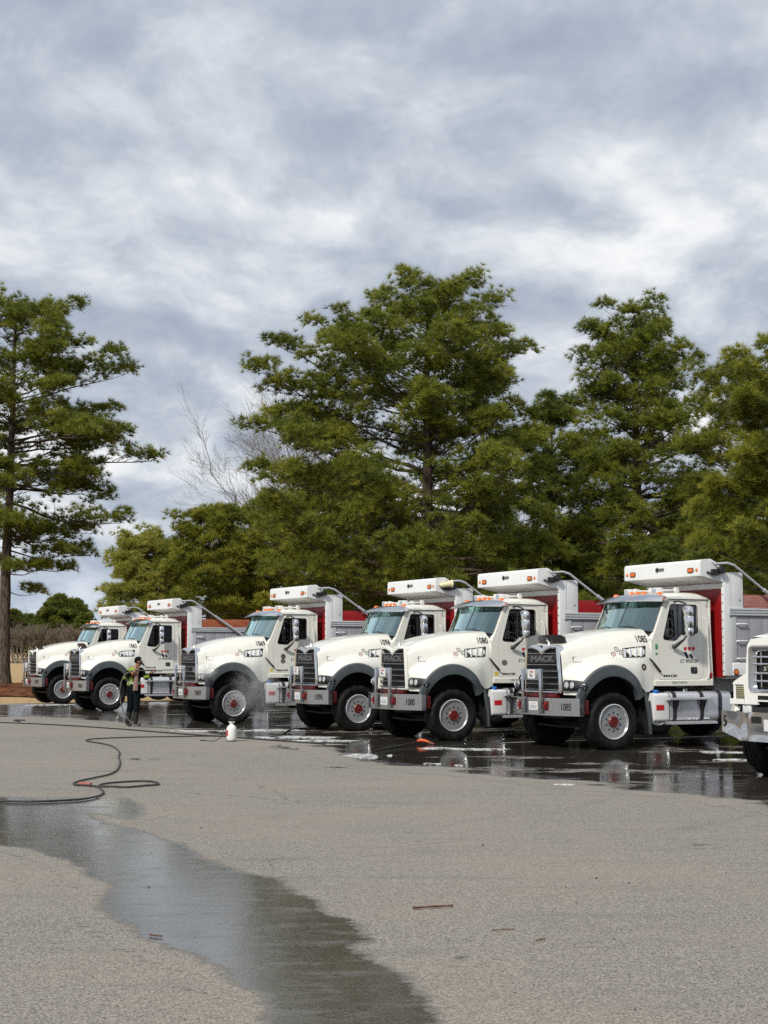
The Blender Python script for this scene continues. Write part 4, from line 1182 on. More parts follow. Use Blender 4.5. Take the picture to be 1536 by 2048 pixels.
def nose_kit(K):
    W = M['white']
    # ---- hood (one skin, both sides)
    hd = MB().grid(HOOD.tolist()).both()
    kh = K.put('hood', 'hood', hd.mesh('hood', W, smooth=50, merge=1e-4), None)
    # inner arch liner
    li = MB()
    for s in (1, -1):
        o = arch(.66, .64, .03, .82, s * 1.185, 12, 172, 16)
        i_ = arch(.66, .64, .03, .82, s * .62, 12, 172, 16)
        li.grid([o, i_])
        li.add([(.72, s * .62, .78), (-.62, s * .62, .78), (-.62, s * .62, 1.46), (.72, s * .62, 1.46)], [(0, 1, 2, 3)])
    K.put('liner', 'arch_liner', li.mesh('arch_liner', M['void'], smooth=60), kh)
    for i, s in enumerate((1, -1)):
        rows = []
        n = 26
        for k in range(n + 1):
            t = 8 + (168 - 8) * k / n
            c_, s_ = math.cos(R(t)), math.sin(R(t))
            fo = (.04 + .765 * c_, .845 + .735 * s_)
            fi = (.03 + .60 * c_, .80 + .565 * s_)
            pinch = max(0.0, (fo[0] - .45) / .35)
            yb = 1.225 - .10 * min(pinch, 1) ** 2
            if fo[0] < -.55:
                yb = 1.225 - .06 * min(1, (-.55 - fo[0]) / .2)
            L = lambda q: (fo[0] + (fi[0] - fo[0]) * q, fo[1] + (fi[1] - fo[1]) * q)
            a, b, c2, d2 = L(0), L(.12), L(.80), L(1.0)
            rows.append([(a[0], s * (yb - .045), a[1]), (b[0], s * (yb - .004), b[1]), (c2[0], s * (yb + .012), c2[1]), (d2[0], s * (yb + .006), d2[1]), (d2[0], s * (yb - .10), d2[1])])
        fl = MB().grid(rows)
        fl.add(rows[0], [tuple(range(5))]).add(rows[-1], [tuple(range(5))])
        K.put('flare%d' % i, 'fender_flare', fl.mesh('fender_flare', M['flare'], smooth=40), kh)
        # flap behind the wheel
        mf = MB().prism([(-.70, 1.06), (-.735, 1.06), (-.83, .60), (-.845, .27), (-.82, .27), (-.79, .60)], 'y', s * 1.13, s * 1.20)
        kf_ = K.put('flap%d' % i, 'mud_guard', mf.mesh('mud_guard', M['flare'], bevel=.006), None)
        mf = MB().prism([(-.72, 1.06), (-.74, 1.06), (-.835, .60), (-.85, .27), (-.835, .27), (-.815, .60)], 'y', s * .80, s * 1.129)
        K.put('flapb%d' % i, 'mud_flap', mf.mesh('mud_flap', M['black'], bevel=.004), kf_)
        # headlight
        q = [(.795, .715, 1.295), (.775, .86, 1.295), (.70, 1.03, 1.285), (.615, 1.155, 1.265), (.585, 1.19, 1.22)]
        q2 = [(.815, .70, 1.095), (.795, .87, 1.09), (.71, 1.05, 1.10), (.62, 1.175, 1.12), (.585, 1.195, 1.17)]
        top, bot = catmull(q, 4), catmull(q2, 4)
        mid = (top + bot) / 2 + np.array([.028, .012, 0])
        sc = np.array([1, s, 1])
        grd = lambda dx: [[tuple((p + np.array([dx, dx * .4, 0])) * sc) for p in rr] for rr in (top, top * .6 + mid * .4 + np.array([.008, 0, 0]), mid, bot * .6 + mid * .4 + np.array([.008, 0, 0]), bot)]
        hl = K.put('hl%d' % i, 'headlight', MB().grid(grd(.002)).mesh('headlight', M['black'], smooth=60), kh)
        K.put(hl + 'l', 'lens', MB().grid(grd(.042)).mesh('lens', M['lens'], smooth=80), hl)
        for j, (x, y, r_) in enumerate(((.806, .850, .066), (.768, .972, .064))):
            bw = MB().lathe([(r_, .030), (r_ * .96, .034), (r_ * .7, .012), (r_ * .3, .0), (.018, .0), (.016, .022), (0, .025)], 'x', (x, s * y, 1.20), 18)
            K.put(hl + 'b%d' % j, 'bulb', bw.mesh('bulb', M['bulb'], smooth=50), hl)
        am = MB().grid([[tuple((p + np.array([.012, .005, 0])) * sc) for p in rr[11:15]] for rr in (top - np.array([0, 0, .03]), mid - np.array([.012, .008, 0]), bot + np.array([0, 0, .03]))])
        K.put(hl + 'a', 'indicator', am.mesh('indicator', M['amber_dull'], smooth=60), hl)
        # side vent: chrome blades in a dark recess
        vo = [(-.345, 1.705), (-.375, 1.885), (-.872, 1.935), (-.825, 1.722)]
        V, F = shape_geo([round_poly([(-a, b) for a, b in vo] if s > 0 else [(a, b) for a, b in vo], .015, 2)])
        def side_decal(V, F, m_, lift=.005, s=s, nm='decal'):
            # u runs backwards on the driver's side so that print reads correctly
            me = decal_mesh(nm, V, F, (0, 1.0, 0), (-1, 0, 0), (0, 0, 1), m_, HOOD_BVH, lift)
            if s < 0:
                me.transform(Matrix.Scale(-1, 4, (0, 1, 0)))
            return me
        VV, FF = shape_geo([round_poly([(-a, b) for a, b in vo], .015, 2)])
        kv = K.put('vent%d' % i, 'side_vent', side_decal(VV, FF, M['black'], .006, nm='side_vent'), kh)
        for j in range(4):
            a0, a1 = .03 + j * .245, .03 + j * .245 + .085
            P = lambda u, v: ((1 - v) * ((1 - u) * .345 + u * .825) + v * ((1 - u) * .375 + u * .872), (1 - v) * ((1 - u) * 1.705 + u * 1.722) + v * ((1 - u) * 1.885 + u * 1.935))
            bl = [P(a0, .06), P(a1, .06), P(a1 + .02, .5), P(a1, .94), P(a0, .94), P(a0 - .0, .5)]
            hit = []
            for (u_, v_) in bl:
                h, hn, _, _ = HOOD_BVH.ray_cast(Vector((-u_, 2, v_)), Vector((0, -1, 0)))
                hit.append((h if h else Vector((-u_, 1.0, v_))))
            mb = MB()
            base = [(p.x, s * (p.y + .008), p.z) for p in hit]
            outp = [(p.x, s * (p.y + (.012 if k in (1, 2, 3) else .030)), p.z) for k, p in enumerate(hit)]
            mb.add(base + outp, [tuple(range(6)), tuple(range(6, 12))] + [(k, (k + 1) % 6, (k + 1) % 6 + 6, k + 6) for k in range(6)])
            K.put(kv + 'b%d' % j, 'vent_blade', mb.mesh('vent_blade', M['blade'], bevel=0), kv)
        # flag, gears
        fx, fz = -.60, 1.635
        polys_r = [[(fx, fz + k * .0246), (fx + .155, fz + k * .0246), (fx + .155, fz + k * .0246 + .0128), (fx, fz + k * .0246 + .0128)] for k in range(4)]
        kf = K.put('flag%d' % i, 'flag_sticker', side_decal(*shape_geo([[(fx - .006, fz - .006), (fx + .161, fz - .006), (fx + .161, fz + .093), (fx - .006, fz + .093)]]), M['decal_white'], .004, nm='flag_sticker'), kh)
        K.put(kf + 'r', 'flag_stripes', side_decal(*shape_geo(polys_r), M['decal_red'], .006, nm='flag_stripes'), kf)
        K.put(kf + 'b', 'flag_canton', side_decal(*shape_geo([[(fx, fz + .045), (fx + .065, fz + .045), (fx + .065, fz + .089), (fx, fz + .089)]]), M['decal_navy'], .0075, nm='flag_canton'), kf)
        for j, (gx, gz, m_) in enumerate(((.175, 1.775, 'decal_rust'), (.255, 1.865, 'decal_grey'), (.335, 1.805, 'decal_grey'))):
            V1, F1 = ring_geo(.032, .042, 36, 9, (gx, gz))
            V2, F2 = ring_geo(.0, .012, 10, 0, (gx, gz))
            o_ = len(V1)
            K.put('gear%d%d' % (i, j), 'gear_emblem', side_decal(V1 + V2, F1 + [tuple(a + o_ for a in f_) for f_ in F2], M[m_], .005, nm='gear_emblem'), kh)
        # hood latch strap
        sp = MB().tube([(-.905, s * 1.075, 1.70), (-.99, s * 1.10, 1.60), (-1.15, s * 1.085, 1.44)], [.012, .02, .022], 6)
        K.put('latch%d' % i, 'hood_latch', sp.mesh('hood_latch', M['black']), kh)
    # hood seam gasket
    # ---- grille
    gx = .812
    inner = [(-.50, 1.86), (-.49, 1.885), (-.30, 1.89), (-.12, 1.84), (0, 1.755), (.12, 1.84), (.30, 1.89), (.49, 1.885), (.50, 1.86), (.575, 1.12), (.56, 1.075), (-.56, 1.075), (-.575, 1.12)]
    outer = [(-.60, 1.87), (-.55, 1.925), (-.30, 1.955), (-.10, 1.93), (0, 1.89), (.10, 1.93), (.30, 1.955), (.55, 1.925), (.60, 1.87), (.685, 1.10), (.665, 1.035), (-.665, 1.035), (-.685, 1.10)]
    sr = MB()
    n = len(inner)
    fr = lambda p, x: (x, p[0], p[1])
    rows = [[fr(p, gx - .10) for p in outer], [fr((p[0] * .99, p[1]), gx + .005) for p in outer], [fr(((p[0] + q[0]) / 2, (p[1] + q[1]) / 2), gx + .03) for p, q in zip(outer, inner)], [fr(p, gx + .018) for p in inner], [fr((p[0] * .985, p[1] - .004 * (p[1] > 1.5)), gx - .06) for p in inner]]
    rows = [r_ + [r_[0]] for r_ in rows]
    sr.grid(rows)
    kg = K.put('surround', 'grille_surround', sr.mesh('grille_surround', M['chrome'], smooth=50), None)
    bk = MB().add([(gx - .055, p[0], p[1]) for p in inner], [tuple(range(n))])
    K.put('gback', 'grille_mesh', bk.mesh('grille_mesh', M['grille_dark'], smooth=0), kg)
    for k, z in enumerate((1.79, 1.575, 1.455, 1.335, 1.215, 1.105)):
        hw = .50 + (1.86 - z) / .74 * .075
        sl = MB().prism(round_poly([(gx - .015, z - .008), (gx + .015, z - .011), (gx + .022, z - .005), (gx + .022, z + .006), (gx - .015, z + .010)], .004, 2), 'y', -hw, hw)
        K.put('slat%d' % k, 'slat', sl.mesh('slat', M['slat'], smooth=40), kg)
    hw = .525
    K.put('plate', 'name_panel', MB().box(gx - .04, gx + .0, -hw, hw, 1.60, 1.765).mesh('name_panel', M['black'], bevel=.008), kg)
    V, F = text_geo('MACK', .155, .006, 1.75, spacing=1.05)
    K.put('name', 'grille_lettering', decal_mesh('grille_lettering', V, F, (gx, 0, 1.682), (0, 1, 0), (0, 0, 1), M['dull_steel'], None, .010, .010), kg)
    # bulldog-like hood ornament kept as a plain chrome mount
    om = MB().lathe([(.035, 0), (.03, .02), (.014, .05), (.012, .07)], 'z', (.66, 0, 1.945), 10)
    om.tube([(.62, 0, 2.0), (.66, 0, 2.02), (.70, 0, 2.05), (.715, 0, 2.075)], [.016, .024, .022, .014], 8)
    om.tube([(.66, -.03, 1.97), (.68, -.012, 2.02), (.68, .012, 2.02), (.66, .03, 1.97)], .010, 6)
    K.put('ornament', 'hood_ornament', om.mesh('hood_ornament', M['chrome'], smooth=60), kh)
    bs = MB()
    rows = []
    for y in np.linspace(-.46, .46, 11):
        q = 1 - (y / .46) ** 2
        z0 = 1.955 - .02 * (1 - q)
        xb = .56 + .07 * q
        zt_ = 2.145 - .05 * (1 - q) ** 4
        rows.append([(xb, y, z0), (xb + .05, y * 1.03, zt_), (xb + .042, y * 1.03, zt_), (xb - .01, y, z0)])
    bs.grid(rows)
    K.put('bug', 'bug_deflector', bs.mesh('bug_deflector', M['smoke'], smooth=40), kh)
    # ---- bumper, swept at the ends
    def bx(y):
        a = abs(y)
        return 1.02 if a < .60 else 1.02 - (a - .60) / .60 * .235
    pts = [(-1.20), (-1.19), (-.61), (-.59), (.59), (.61), (1.19), (1.20)]
    rows = [[(bx(y) - .10, y, .955) for y in pts], [(bx(y) - .005, y, .955) for y in pts], [(bx(y), y, .948) for y in pts], [(bx(y), y, .635) for y in pts], [(bx(y) - .005, y, .628) for y in pts], [(bx(y) - .10, y, .628) for y in pts]]
    bm_ = MB().grid(rows)
    for s in (1, -1):
        bm_.add([(bx(1.2) - .10, s * 1.2, .955), (bx(1.2) - .003, s * 1.2, .955), (bx(1.2) - .003, s * 1.2, .628), (bx(1.2) - .10, s * 1.2, .628)], [(0, 1, 2, 3)])
    kb = K.put('bumper', 'bumper', bm_.mesh('bumper', M['steel'], smooth=30), None)
    K.put('crossm', 'front_crossmember', MB().box(.60, .92, -.62, .62, .70, .93).box(.62, .86, -.52, .52, .955, 1.03).mesh('front_crossmember', M['red_frame'], bevel=.01), None)
    for i, s in enumerate((1, -1)):
        K.put('bend%d' % i, 'bumper_bracket', MB().box(.55, .78, s * 1.02, s * 1.16, .66, .93).mesh('bumper_bracket', M['red_frame'], bevel=.015), kb)
        tw = MB().box(1.0, 1.024, s * .38, s * .52, .72, .90)
        kt = K.put('tow%d' % i, 'tow_pocket', tw.mesh('tow_pocket', M['red_dark'], smooth=0), kb)
        K.put(kt + 'h', 'tow_hook', MB().tube([(1.02, s * .45, .86), (1.06, s * .45, .85), (1.075, s * .45, .81), (1.06, s * .45, .77), (1.03, s * .43, .76)], .017, 6).mesh('tow_hook', M['red']), kb)
        bl = MB()
        for z in (.74, .81, .88):
            bl.lathe([(.014, 0), (.014, .010), (0, .014)], 'x', (1.02, s * .56, z), 8)
        K.put('bb%d' % i, 'bolts', bl.mesh('bolts', M['chrome'], smooth=0), kb)
    lp = MB().prism(round_poly([(-.155, .725), (.155, .725), (.155, .885), (-.155, .885)], .012), 'x', 1.022, 1.028)
    kl = K.put('lic', 'license_plate', lp.mesh('license_plate', M['decal_white'], smooth=0), kb)
    bars = [[(-.12 + k * .034, -.05), (-.097 + k * .034, -.05), (-.097 + k * .034, .02), (-.12 + k * .034, .02)] for k in range(7)] + [[(-.09, .042), (.09, .042), (.09, .052), (-.09, .052)]]
    K.put('lict', 'plate_print', decal_mesh('plate_print', *shape_geo(bars), (1.028, 0, .80), (0, 1, 0), (0, 0, 1), M['plate_blue'], None, .002), kl)
    # ---- grille guard with a small sign
    gg = MB()
    for s in (1, -1):
        gg.prism(round_poly([(1.03, .66), (1.075, .66), (1.075, 1.50), (1.03, 1.50)], .008, 2), 'y', s * .27, s * .35)
    gg.box(1.035, 1.060, -.27, .27, 1.30, 1.495).box(1.035, 1.060, -.27, .27, 1.285, 1.2999)
    kgg = K.put('guard', 'grille_guard', gg.mesh('grille_guard', M['steel'], bevel=.006), None)
    ks = K.put('gsign', 'emblem_sign', MB().prism(round_poly([(-.13, 1.315), (.13, 1.315), (.13, 1.485), (-.13, 1.485)], .01), 'x', 1.0605, 1.066).mesh('emblem_sign', M['decal_white'], smooth=0), kgg)
    red_, navy_ = wooten_logo(.13)
    K.put('gs1', 'emblem_red', decal_mesh('emblem_red', *red_, (1.066, 0, 1.40), (0, 1, 0), (0, 0, 1), M['decal_red'], None, .002), ks)
    K.put('gs2', 'emblem_navy', decal_mesh('emblem_navy', *navy_, (1.066, 0, 1.40), (0, 1, 0), (0, 0, 1), M['decal_navy'], None, .002), ks)

def wooten_logo(w_):
    """three red lozenges above two navy slabs, w_ wide, centred"""
    k = w_ / 10
    red = []
    for j in range(3):
        x = -3.4 + j * 3.6
        red.append([((x - 1.7) * k, 3.6 * k), ((x - .2) * k, 4.5 * k), ((x + 1.5) * k, 3.9 * k), ((x + 1.0) * k, 2.2 * k), ((x + .1) * k, 1.4 * k), ((x - 1.2) * k, 2.3 * k)])
    navy = [[(-5 * k, .3 * k), (-2.6 * k, 1.0 * k), (-.6 * k, -3.4 * k), (-1.6 * k, -4.4 * k), (-3.0 * k, -3.4 * k)],
            [(-.2 * k, -1.2 * k), (1.6 * k, -.4 * k), (3.6 * k, -3.2 * k), (2.4 * k, -4.4 * k), (1.0 * k, -3.6 * k)]]
    return shape_geo(red), shape_geo(navy)

M['blade'] = simple('bright_blade', (0.86, 0.87, 0.87), 0.22, metal=.45, grime=.1)
M['decal_rust'] = simple('rust_print', (0.30, 0.07, 0.05), .5, grime=.2)
M['grille_dark'] = simple('grille_mesh_black', (0.006, 0.006, 0.007), 0.6, grime=.2)
M['slat'] = simple('grille_slat', (0.42, 0.42, 0.43), 0.30, metal=.8, grime=.4, tint=(.3, .3, .3))
M['red_dark'] = simple('dark_red_pocket', (0.10, 0.006, 0.006), 0.5, grime=.4)
M['smoke'] = simple('smoked_acrylic', (0.018, 0.018, 0.018), 0.22, grime=.15)
M['plate_blue'] = simple('plate_blue_print', (0.38, 0.42, 0.48), 0.5, grime=.1)

def text_on_door(s_, size, x, z, side, mat, xs=.8, off=0, shear=0):
    V, F = text_geo(s_, size, off, xs, shear=shear)
    U = (-1, 0, 0) if side > 0 else (1, 0, 0)
    n = .0065
    return decal_mesh('lettering', V, F, (x, side * ycab(z), z), U, (0, -side * .045, 1), mat, None, n)

KIT = Kit()
body_kit(KIT, M['red'])
nose_kit(KIT)
BOARD = {}
for key in ('wood_pink', 'wood_orange'):
    for i, s in enumerate((1, -1)):
        BOARD[(key, i)] = MB().box(-3.075, -7.2, s * 1.17, s * 1.208, 2.674, 2.94).mesh('side_board', M[key], bevel=.006)
SUR_WHITE = [it[2] for it in KIT.items if it[0] == 'surround'][0].copy()
SUR_WHITE.materials[0] = M['white']
TRUCK_GROUP = 'white dump trucks parked in a row'

def fine_geo(V, F, n):
    for _ in range(n):
        V, G, mid = list(V), [], {}
        def mp(a, b):
            k = (min(a, b), max(a, b))
            if k not in mid:
                mid[k] = len(V)
                V.append(((V[a][0] + V[b][0]) / 2, (V[a][1] + V[b][1]) / 2))
            return mid[k]
        for f in F:
            for j in range(1, len(f) - 1):
                a, b, c = f[0], f[j], f[j + 1]
                ab, bc, ca = mp(a, b), mp(b, c), mp(c, a)
                G += [(a, ab, ca), (ab, b, bc), (ca, bc, c), (ab, bc, ca)]
        F = G
    return V, F

def truck(num, o, a, label, bug=False, white_sur=False, board=None, badge=None, steer=0.0):
    root = empty('dump_truck', o, PI + R(a))
    tag(root, label, 'dump truck', TRUCK_GROUP)
    swap = {}
    if white_sur:
        swap['surround'] = SUR_WHITE
    if board:
        for i in (0, 1):
            swap['sb%d' % i] = BOARD[(board, i)]
    ob = KIT.make(root, skip=() if bug else ('bug',), swap=swap)
    for k_ in ('wf0', 'wf1'):
        ob[k_].rotation_euler.z += R(steer)
    # number on the hood, both sides
    V, F = fine_geo(*text_geo(num, .165, .003, .76), 2)
    for s in (1, -1):
        U = (-1, 0, 0)
        if s > 0:
            me = decal_mesh('number', V, F, (-.815, 1.0, 2.055), U, (0, 0, 1), M['decal_black'], HOOD_BVH, .012)
        else:
            Vm = [(-u, v) for u, v in V]
            me = decal_mesh('number', Vm, [f[::-1] for f in F], (-.815, 1.0, 2.055), U, (0, 0, 1), M['decal_black'], HOOD_BVH, .012)
            me.transform(Matrix.Scale(-1, 4, (0, 1, 0)))
        link('number', me, ob['hood'])
    # number on the bumper's swept end
    V, F = text_geo(num, .19, .002, .66)
    ang = math.atan2(.235, .60)
    me = decal_mesh('number', V, F, (1.02 - .235 * .52, .60 + .60 * .52, .79), (-math.sin(ang), math.cos(ang), 0), (0, 0, 1), M['decal_black'], None, .004)
    link('number', me, ob['bumper'])
    # door print
    for i, s in enumerate((1, -1)):
        red_, navy_ = wooten_logo(.27)
        zc = 1.80
        U = (-s, 0, 0)
        for nm, g, m_ in (('emblem_red', red_, 'decal_red'), ('emblem_navy', navy_, 'decal_navy')):
            link(nm, decal_mesh(nm, *g, (-1.875, s * ycab(zc), zc), U, (0, -s * .045, 1), M[m_], None, .0065), ob['door%d' % i])
        link('lettering', text_on_door('S.T. WOOTEN', .092, -1.865, 1.64, s, M['decal_black'], .74, .0025, shear=.15), ob['door%d' % i])
        link('lettering', text_on_door('MACK', .062, -1.40, 1.36, s, M['decal_black'], 1.9, .003), ob['door%d' % i])
        me = text_on_door('USDOT 402154', .058, -1.59, 1.235, s, M['decal_grey'], .95)
        me.transform(Matrix.Translation((0, s * .030, 0)))
        link('lettering', me, ob['cab'])
        for z0, h in ((1.87, .10), (1.755, .05)):
            if badge == 'green':
                link('sticker', MB().box(-1.075, -1.125, s * (ycab(1.87) + .001), s * (ycab(1.87) + .006), z0, z0 + h).mesh('sticker', M['decal_green'], smooth=0), ob['cab'])
        link('sticker', MB().box(-2.35, -2.41, s * (ycab(1.35) + .001), s * (ycab(1.35) + .006), 1.31, 1.42).mesh('sticker', M['decal_red'], smooth=0), ob['cab'])
        if badge in ('green', 'gear'):
            V1, F1 = ring_geo(.02, .06, 32, 8, (.77, 1.53) if badge == 'green' else (1.42, 1.73))
            if badge == 'green':
                me = decal_mesh('gear_badge', V1, F1, (0, 1.0, 0), (-1, 0, 0), (0, 0, 1), M['decal_brown'], HOOD_BVH, .005)
                par = ob['hood']
            else:
                me = decal_mesh('gear_badge', V1, F1, (0, 1.045, 0), (-1, 0, 0), (0, 0, 1), M['decal_brown'], None, .01)
                par = ob['door%d' % i]
            if s < 0:
                me.transform(Matrix.Scale(-1, 4, (0, 1, 0)))
            link('gear_badge', me, par)
        if badge in ('yellow', 'gear'):
            link('sticker', MB().box(-1.05, -1.13, s * (ycab(1.36) + .001), s * (ycab(1.36) + .006), 1.33, 1.41).mesh('sticker', M['decal_yellow'], smooth=0), ob['cab'])
            V1, F1 = ring_geo(0, .06, 24, 0, (0, 0))
            V1 = [(u * 1.2, v) for u, v in V1]
            zz = 1.60
            link('oval_badge', decal_mesh('oval_badge', V1, F1, (-1.42 if badge == 'gear' else -1.30, s * ycab(zz), zz), (-s, 0, 0), (0, -s * .045, 1), M['decal_grey'], None, .0065), ob['door%d' % i])
    return root, ob

T1085, OB1085 = truck('1085', (3.749, 29.92, 0), 27.0, 'white dump truck numbered 1085, nearest fully visible, black hood deflector and chrome grille', bug=True, board='wood_pink', badge='green')
T1080, OB1080 = truck('1080', (0.91, 33.022, 0), 27.5, 'white dump truck numbered 1080, white grille surround, red side boards', white_sur=True, badge='yellow', steer=-2.5)
T1096, OB1096 = truck('1096', (-1.132, 36.996, 0), 27.5, 'white dump truck numbered 1096 half hidden behind the truck numbered 1080', steer=1.5)
T1069, OB1069 = truck('1069', (-4.396, 40.912, 0), 27.5, 'white dump truck numbered 1069 being washed, mist round its front wheel', badge='gear', steer=2.5)
T1063, OB1063 = truck('1063', (-9.277, 50.429, 0), 27.5, 'white dump truck numbered 1063 with orange-brown side board, behind the worker', bug=True, board='wood_orange', steer=-1.0)
T1093, OB1093 = truck('1093', (-12.244, 57.509, 0), 27.5, 'leftmost and farthest white dump truck, beside the tall left pine, white grille surround', bug=True, white_sur=True, board='wood_orange', steer=2.0)
# ------------------------------------------------------------------ the older truck cut by the right edge: square lamps, dented chrome bumper
def old_truck():
    root = empty('dump_truck', (6.236, 21.98, 0), PI + R(27))
    tag(root, 'bright white older truck cut off at the right edge, square headlamp and dented chrome bumper', 'dump truck', TRUCK_GROUP)
    K = Kit()
    body_kit(K, M['red'])
    W = M['white_bright']
    T_ = [(-1.00, 2.29, .84, 2.17, (.95, 2.08), (1.025, 1.86), (1.045, 1.66), (1.05, 1.50), (1.055, 1.35), (1.06, 1.12)),
          (-0.60, 2.26, .82, 2.16, (.92, 2.06), (0.97, 1.84), (1.0, 1.60), (1.10, 1.52), (1.18, 1.42), (1.19, 1.18)),
          (-0.20, 2.21, .77, 2.12, (.86, 2.02), (0.88, 1.84), (.90, 1.62), (1.06, 1.57), (1.19, 1.51), (1.20, 1.42)),
          (0.20, 2.145, .71, 2.06, (.79, 1.96), (0.80, 1.80), (.81, 1.60), (1.00, 1.555), (1.18, 1.49), (1.20, 1.40)),
          (0.50, 2.09, .66, 2.02, (.73, 1.93), (0.74, 1.76), (.75, 1.56), (.94, 1.50), (1.12, 1.43), (1.16, 1.30)),
          (0.74, 2.05, .61, 1.99, (.665, 1.91), (0.685, 1.72), (.70, 1.51), (.84, 1.455), (.99, 1.385), (1.03, 1.345)),
          (0.82, 2.02, .59, 1.97, (.645, 1.90), (0.67, 1.70), (.69, 1.495), (.82, 1.44), (.955, 1.375), (.985, 1.34))]
    rows = []
    for x, zt, ys, zs, *c in T_:
        rows.append([(x, 0, zt), (x, ys * .5, zt - .012), (x, ys * .86, (zt + zs) / 2 + .015), (x, ys, zs)] + [(x, a, b) for a, b in c])
    A = np.array(rows)
    A = np.stack([catmull(A[:, j], 4) for j in range(A.shape[1])], 1)
    A = np.stack([catmull(A[i], 3) for i in range(A.shape[0])], 0)
    hd = MB().grid(A.tolist()).both()
    fx = .82
    face = [(-.985, 1.335), (-.955, 1.375), (-.82, 1.44), (-.69, 1.495), (-.67, 1.70), (-.645, 1.90), (-.57, 1.985), (-.3, 2.008), (.3, 2.008), (.57, 1.985), (.645, 1.90), (.67, 1.70), (.69, 1.495), (.82, 1.44), (.955, 1.375), (.985, 1.335),
            (.74, 1.335), (.72, 1.13), (1.05, 1.13), (1.05, 1.055), (.45, 1.055), (.45, 1.10), (-.45, 1.10), (-.45, 1.055), (-1.05, 1.055), (-1.05, 1.13), (-.72, 1.13), (-.74, 1.335)]
    hole = round_poly([(-.575, 1.27), (-.575, 1.87), (.575, 1.87), (.575, 1.27)], .07, 4)
    hd.plate(face, [hole], lambda p, o: (fx + o, p[0], p[1]), -.04, .002)
    for s in (1, -1):
        hd.prism([(.84, s * .70), (.62, s * 1.20), (.30, s * 1.22), (.30, s * 1.18), (.58, s * 1.14), (.78, s * .70)], 'z', 1.055, 1.13)
        hd.prism([(.825, s * .96), (.55, s * 1.17), (.50, s * 1.13), (.78, s * .92)], 'z', 1.13, 1.36)
    kh = K.put('hood', 'hood', hd.mesh('hood', W, smooth=40, merge=1e-4), None)
    li = MB()
    for s in (1, -1):
        li.grid([arch(.62, .56, 0, .82, s * 1.17, 10, 170, 14), arch(.62, .56, 0, .82, s * .60, 10, 170, 14)])
        li.add([(.70, s * .60, .78), (-.62, s * .60, .78), (-.62, s * .60, 1.46), (.70, s * .60, 1.46)], [(0, 1, 2, 3)])
        rows = []
        for k in range(17):
            t = R(8 + 164 * k / 16)
            rows.append([(.70 * math.cos(t), s * 1.205, .82 + .66 * math.sin(t)), (.62 * math.cos(t), s * 1.21, .82 + .56 * math.sin(t)), (.62 * math.cos(t), s * 1.1, .82 + .56 * math.sin(t))])
        K.put('lip%d' % s, 'fender_lip', MB().grid(rows).mesh('fender_lip', W, smooth=40), kh)
    K.put('liner', 'arch_liner', li.mesh('arch_liner', M['void'], smooth=60), kh)
    # grille
    o_ = round_poly([(-.625, 1.225), (-.61, 1.90), (.61, 1.90), (.625, 1.225)], .08, 4)
    m_ = round_poly([(-.60, 1.25), (-.585, 1.88), (.585, 1.88), (.60, 1.25)], .07, 4)
    i_ = round_poly([(-.50, 1.295), (-.485, 1.80), (.485, 1.80), (.50, 1.295)], .05, 4)
    rows = [[(fx + .003, *p) for p in o_], [(fx + .035, p[0], p[1]) for p in m_], [(fx + .03, (p[0] + q[0]) / 2, (p[1] + q[1]) / 2) for p, q in zip(m_, i_)], [(fx - .035, *p) for p in i_]]
    rows = [r_ + [r_[0]] for r_ in rows]
    kg = K.put('surround', 'grille_surround', MB().grid(rows).mesh('grille_surround', M['steel'], smooth=50), None)
    K.put('gback', 'grille_mesh', MB().add([(fx - .05, *p) for p in i_], [tuple(range(len(i_)))]).mesh('grille_mesh', M['grille_dark'], smooth=0), kg)
    for k, z in enumerate((1.73, 1.63, 1.50, 1.39)):
        K.put('slat%d' % k, 'slat', MB().prism(round_poly([(fx - .03, z - .016), (fx + .028, z - .014), (fx + .034, z), (fx + .028, z + .014), (fx - .03, z + .016)], .006, 2), 'y', -.505, .505).mesh('slat', M['chrome'], smooth=40), kg)
    for k, y in enumerate((-.38, 0, .38)):
        K.put('upr%d' % k, 'upright', MB().box(fx - .045, fx - .02, y - .012, y + .012, 1.30, 1.80).mesh('upright', M['steel'], smooth=0), kg)
    K.put('np', 'name_panel', MB().box(fx - .04, fx - .005, -.40, .40, 1.52, 1.61).mesh('name_panel', M['black'], smooth=0), kg)
    V, F = text_geo('STERLING', .085, .002, 1.25, spacing=1.35)
    K.put('name', 'grille_lettering', decal_mesh('grille_lettering', V, F, (fx - .005, 0, 1.562), (0, 1, 0), (0, 0, 1), M['letter_pale'], None, .006, .004), kg)
    K.put('slot', 'lower_grille', MB().box(fx - .02, fx + .004, -.44, .44, 1.125, 1.185).mesh('lower_grille', M['grille_dark'], smooth=0), kg)
    for i, s in enumerate((1, -1)):
        kl = K.put('hl%d' % i, 'headlight', MB().box(.70, .80, s * .73, s * .945, 1.13, 1.335).mesh('headlight', M['dull_steel'], bevel=.006), kh)
        K.put(kl + 'b', 'bulb', MB().box(.795, .806, s * .745, s * .915, 1.15, 1.315).mesh('bulb', M['old_lens'], bevel=.006), kl)
        gl = MB()
        for k in range(5):
            gl.box(.806, .812, s * .75, s * .91, 1.165 + k * .03, 1.175 + k * .03)
        K.put(kl + 'r', 'lens_ribs', gl.mesh('lens_ribs', M['lens'], smooth=0), kl)
        K.put(kl + 'a', 'indicator', MB().prism([(.80, s * .947), (.80, s * .965), (.66, s * 1.06), (.66, s * 1.03)], 'z', 1.135, 1.33).mesh('indicator', M['amber'], smooth=0), kl)
